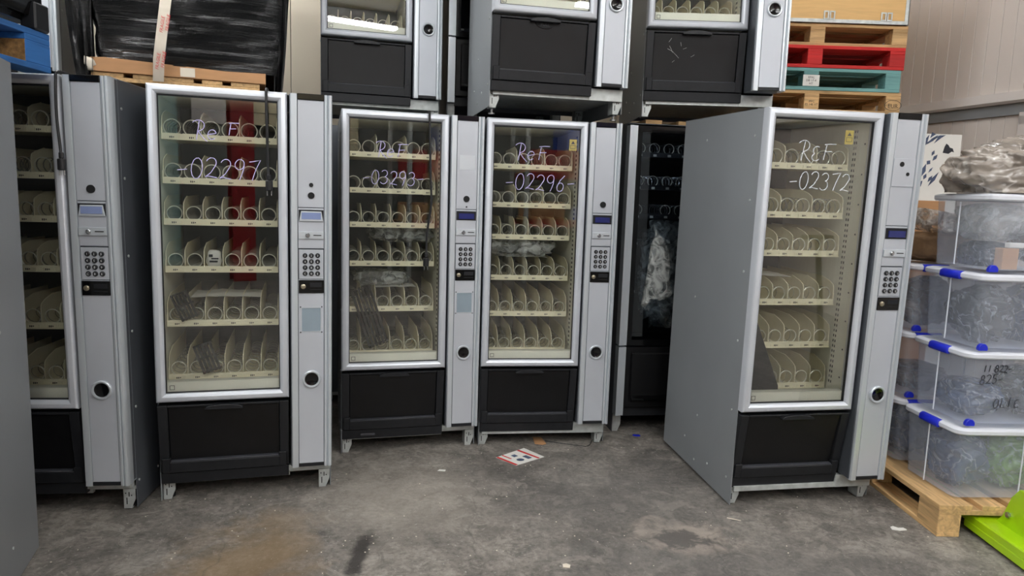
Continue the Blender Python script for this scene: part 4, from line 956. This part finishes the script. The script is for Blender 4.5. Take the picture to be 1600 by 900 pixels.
# ---------------------------------------------------------------- litter on the floor
def flat(pts, h, mt, name):
    return MB().prism_z(pts, 0, h).mesh(name, M[mt])
fy = empty('flyer', (.075, 3.645, .001), (0, 0, .22)); tag(fy, 'white and red advertising flyer lying on the concrete', 'flyer')
put('sheet', MB().prism_z([(-.135, .005), (-.05, -.12), (.13, -.02), (.05, .125)], 0, .0015).mesh('sheet', M['white']), fy)
put('print', MB().prism_z([(-.133, .003), (-.052, -.118), (-.038, -.110), (-.120, .012)], .0015, .002).prism_z([(-.098, .026), (-.06, -.03), (-.052, -.026), (-.09, .034)], .0015, .002).prism_z([(.0, .09), (.09, -.04), (.102, -.032), (.015, .10)], .0015, .002).mesh('print', M['red_print']), fy)
put('picture', MB().prism_z([(-.01+.022*cos(a*PI/6), -.045+.018*sin(a*PI/6)) for a in range(12)], .0015, .002).prism_z([(.01, .0), (.035, -.04), (.06, -.025), (.035, .015)], .0015, .002).prism_z([(-.05, .02), (-.035, -.005), (-.01, .01), (-.025, .035)], .0015, .002).mesh('picture', M['smear']), fy)
tag(put('cardboard_scrap', flat([(-.03, -.05), (.015, -.06), (.035, -.045), (.01, .06), (-.04, .06)], .004, 'card', 'cardboard_scrap'), None, (.19, 3.90, .001)), 'torn brown cardboard scrap under the 02296 machine', 'scrap')
tag(put('wire_loop', MB().tube([(.22, 3.90, .004), (.32, 3.87, .003), (.45, 3.835, .003), (.475, 3.86, .004), (.51, 3.98, .004)], .0022, 5).mesh('wire_loop', M['cable'])), 'thin dark wire lying bent beside the cardboard scrap', 'wire')
tag(put('blue_scrap', flat([(-.02, 0), (0, -.012), (.025, -.008), (.02, .008), (-.01, .012)], .006, 'clip', 'blue_scrap'), None, (.774, 4.05, .001)), 'small blue plastic scrap on the floor before the dark machine', 'scrap')
tag(put('paper_scrap', flat([(-.03, -.01), (.0, -.02), (.035, -.012), (.03, .008), (.005, .004), (-.01, .02), (-.025, .012)], .003, 'white', 'paper_scrap'), None, (1.74, 2.93, .001)), 'torn white paper scrap near the crate pallet', 'scrap')
tag(put('paper_scrap', flat([(-.014, -.012), (.012, -.014), (.016, .006), (.0, .016), (-.014, .01)], .003, 'cardw', 'paper_scrap'), None, (.244, 2.522, .001)), 'tan paper scrap at the bottom of the picture', 'scrap')
tag(put('paper_scrap', flat([(-.02, -.008), (.018, -.012), (.02, .008), (-.012, .01)], .002, 'white', 'paper_scrap'), None, (-.33, 3.42, .001)), 'pale paper scrap on the concrete left of the flyer', 'scrap')
tag(put('straw_bit', MB().tube([(1.00, 2.98, .003), (1.055, 2.955, .003)], .002, 5).mesh('straw_bit', M['cardw'])), 'pale splinter on the floor before the 02372 machine', 'splinter')
rnd = random.Random(12); mb = MB()
for i in range(260):
    x, y = rnd.uniform(-2, 2), rnd.uniform(1.9, 3.9); r = rnd.uniform(.001, .0035)
    k = rnd.random()*3; mb.prism_z([(x+r*cos(a*PI/2.5+k)*rnd.uniform(.6, 1.4), y+r*sin(a*PI/2.5+k)) for a in range(5)], .0005, .0005+r*.6)
g = put('grit', mb.mesh('grit', M['cardw'])); tag(g, 'fine grit and crumbs scattered over the concrete floor', 'grit', kind='stuff')
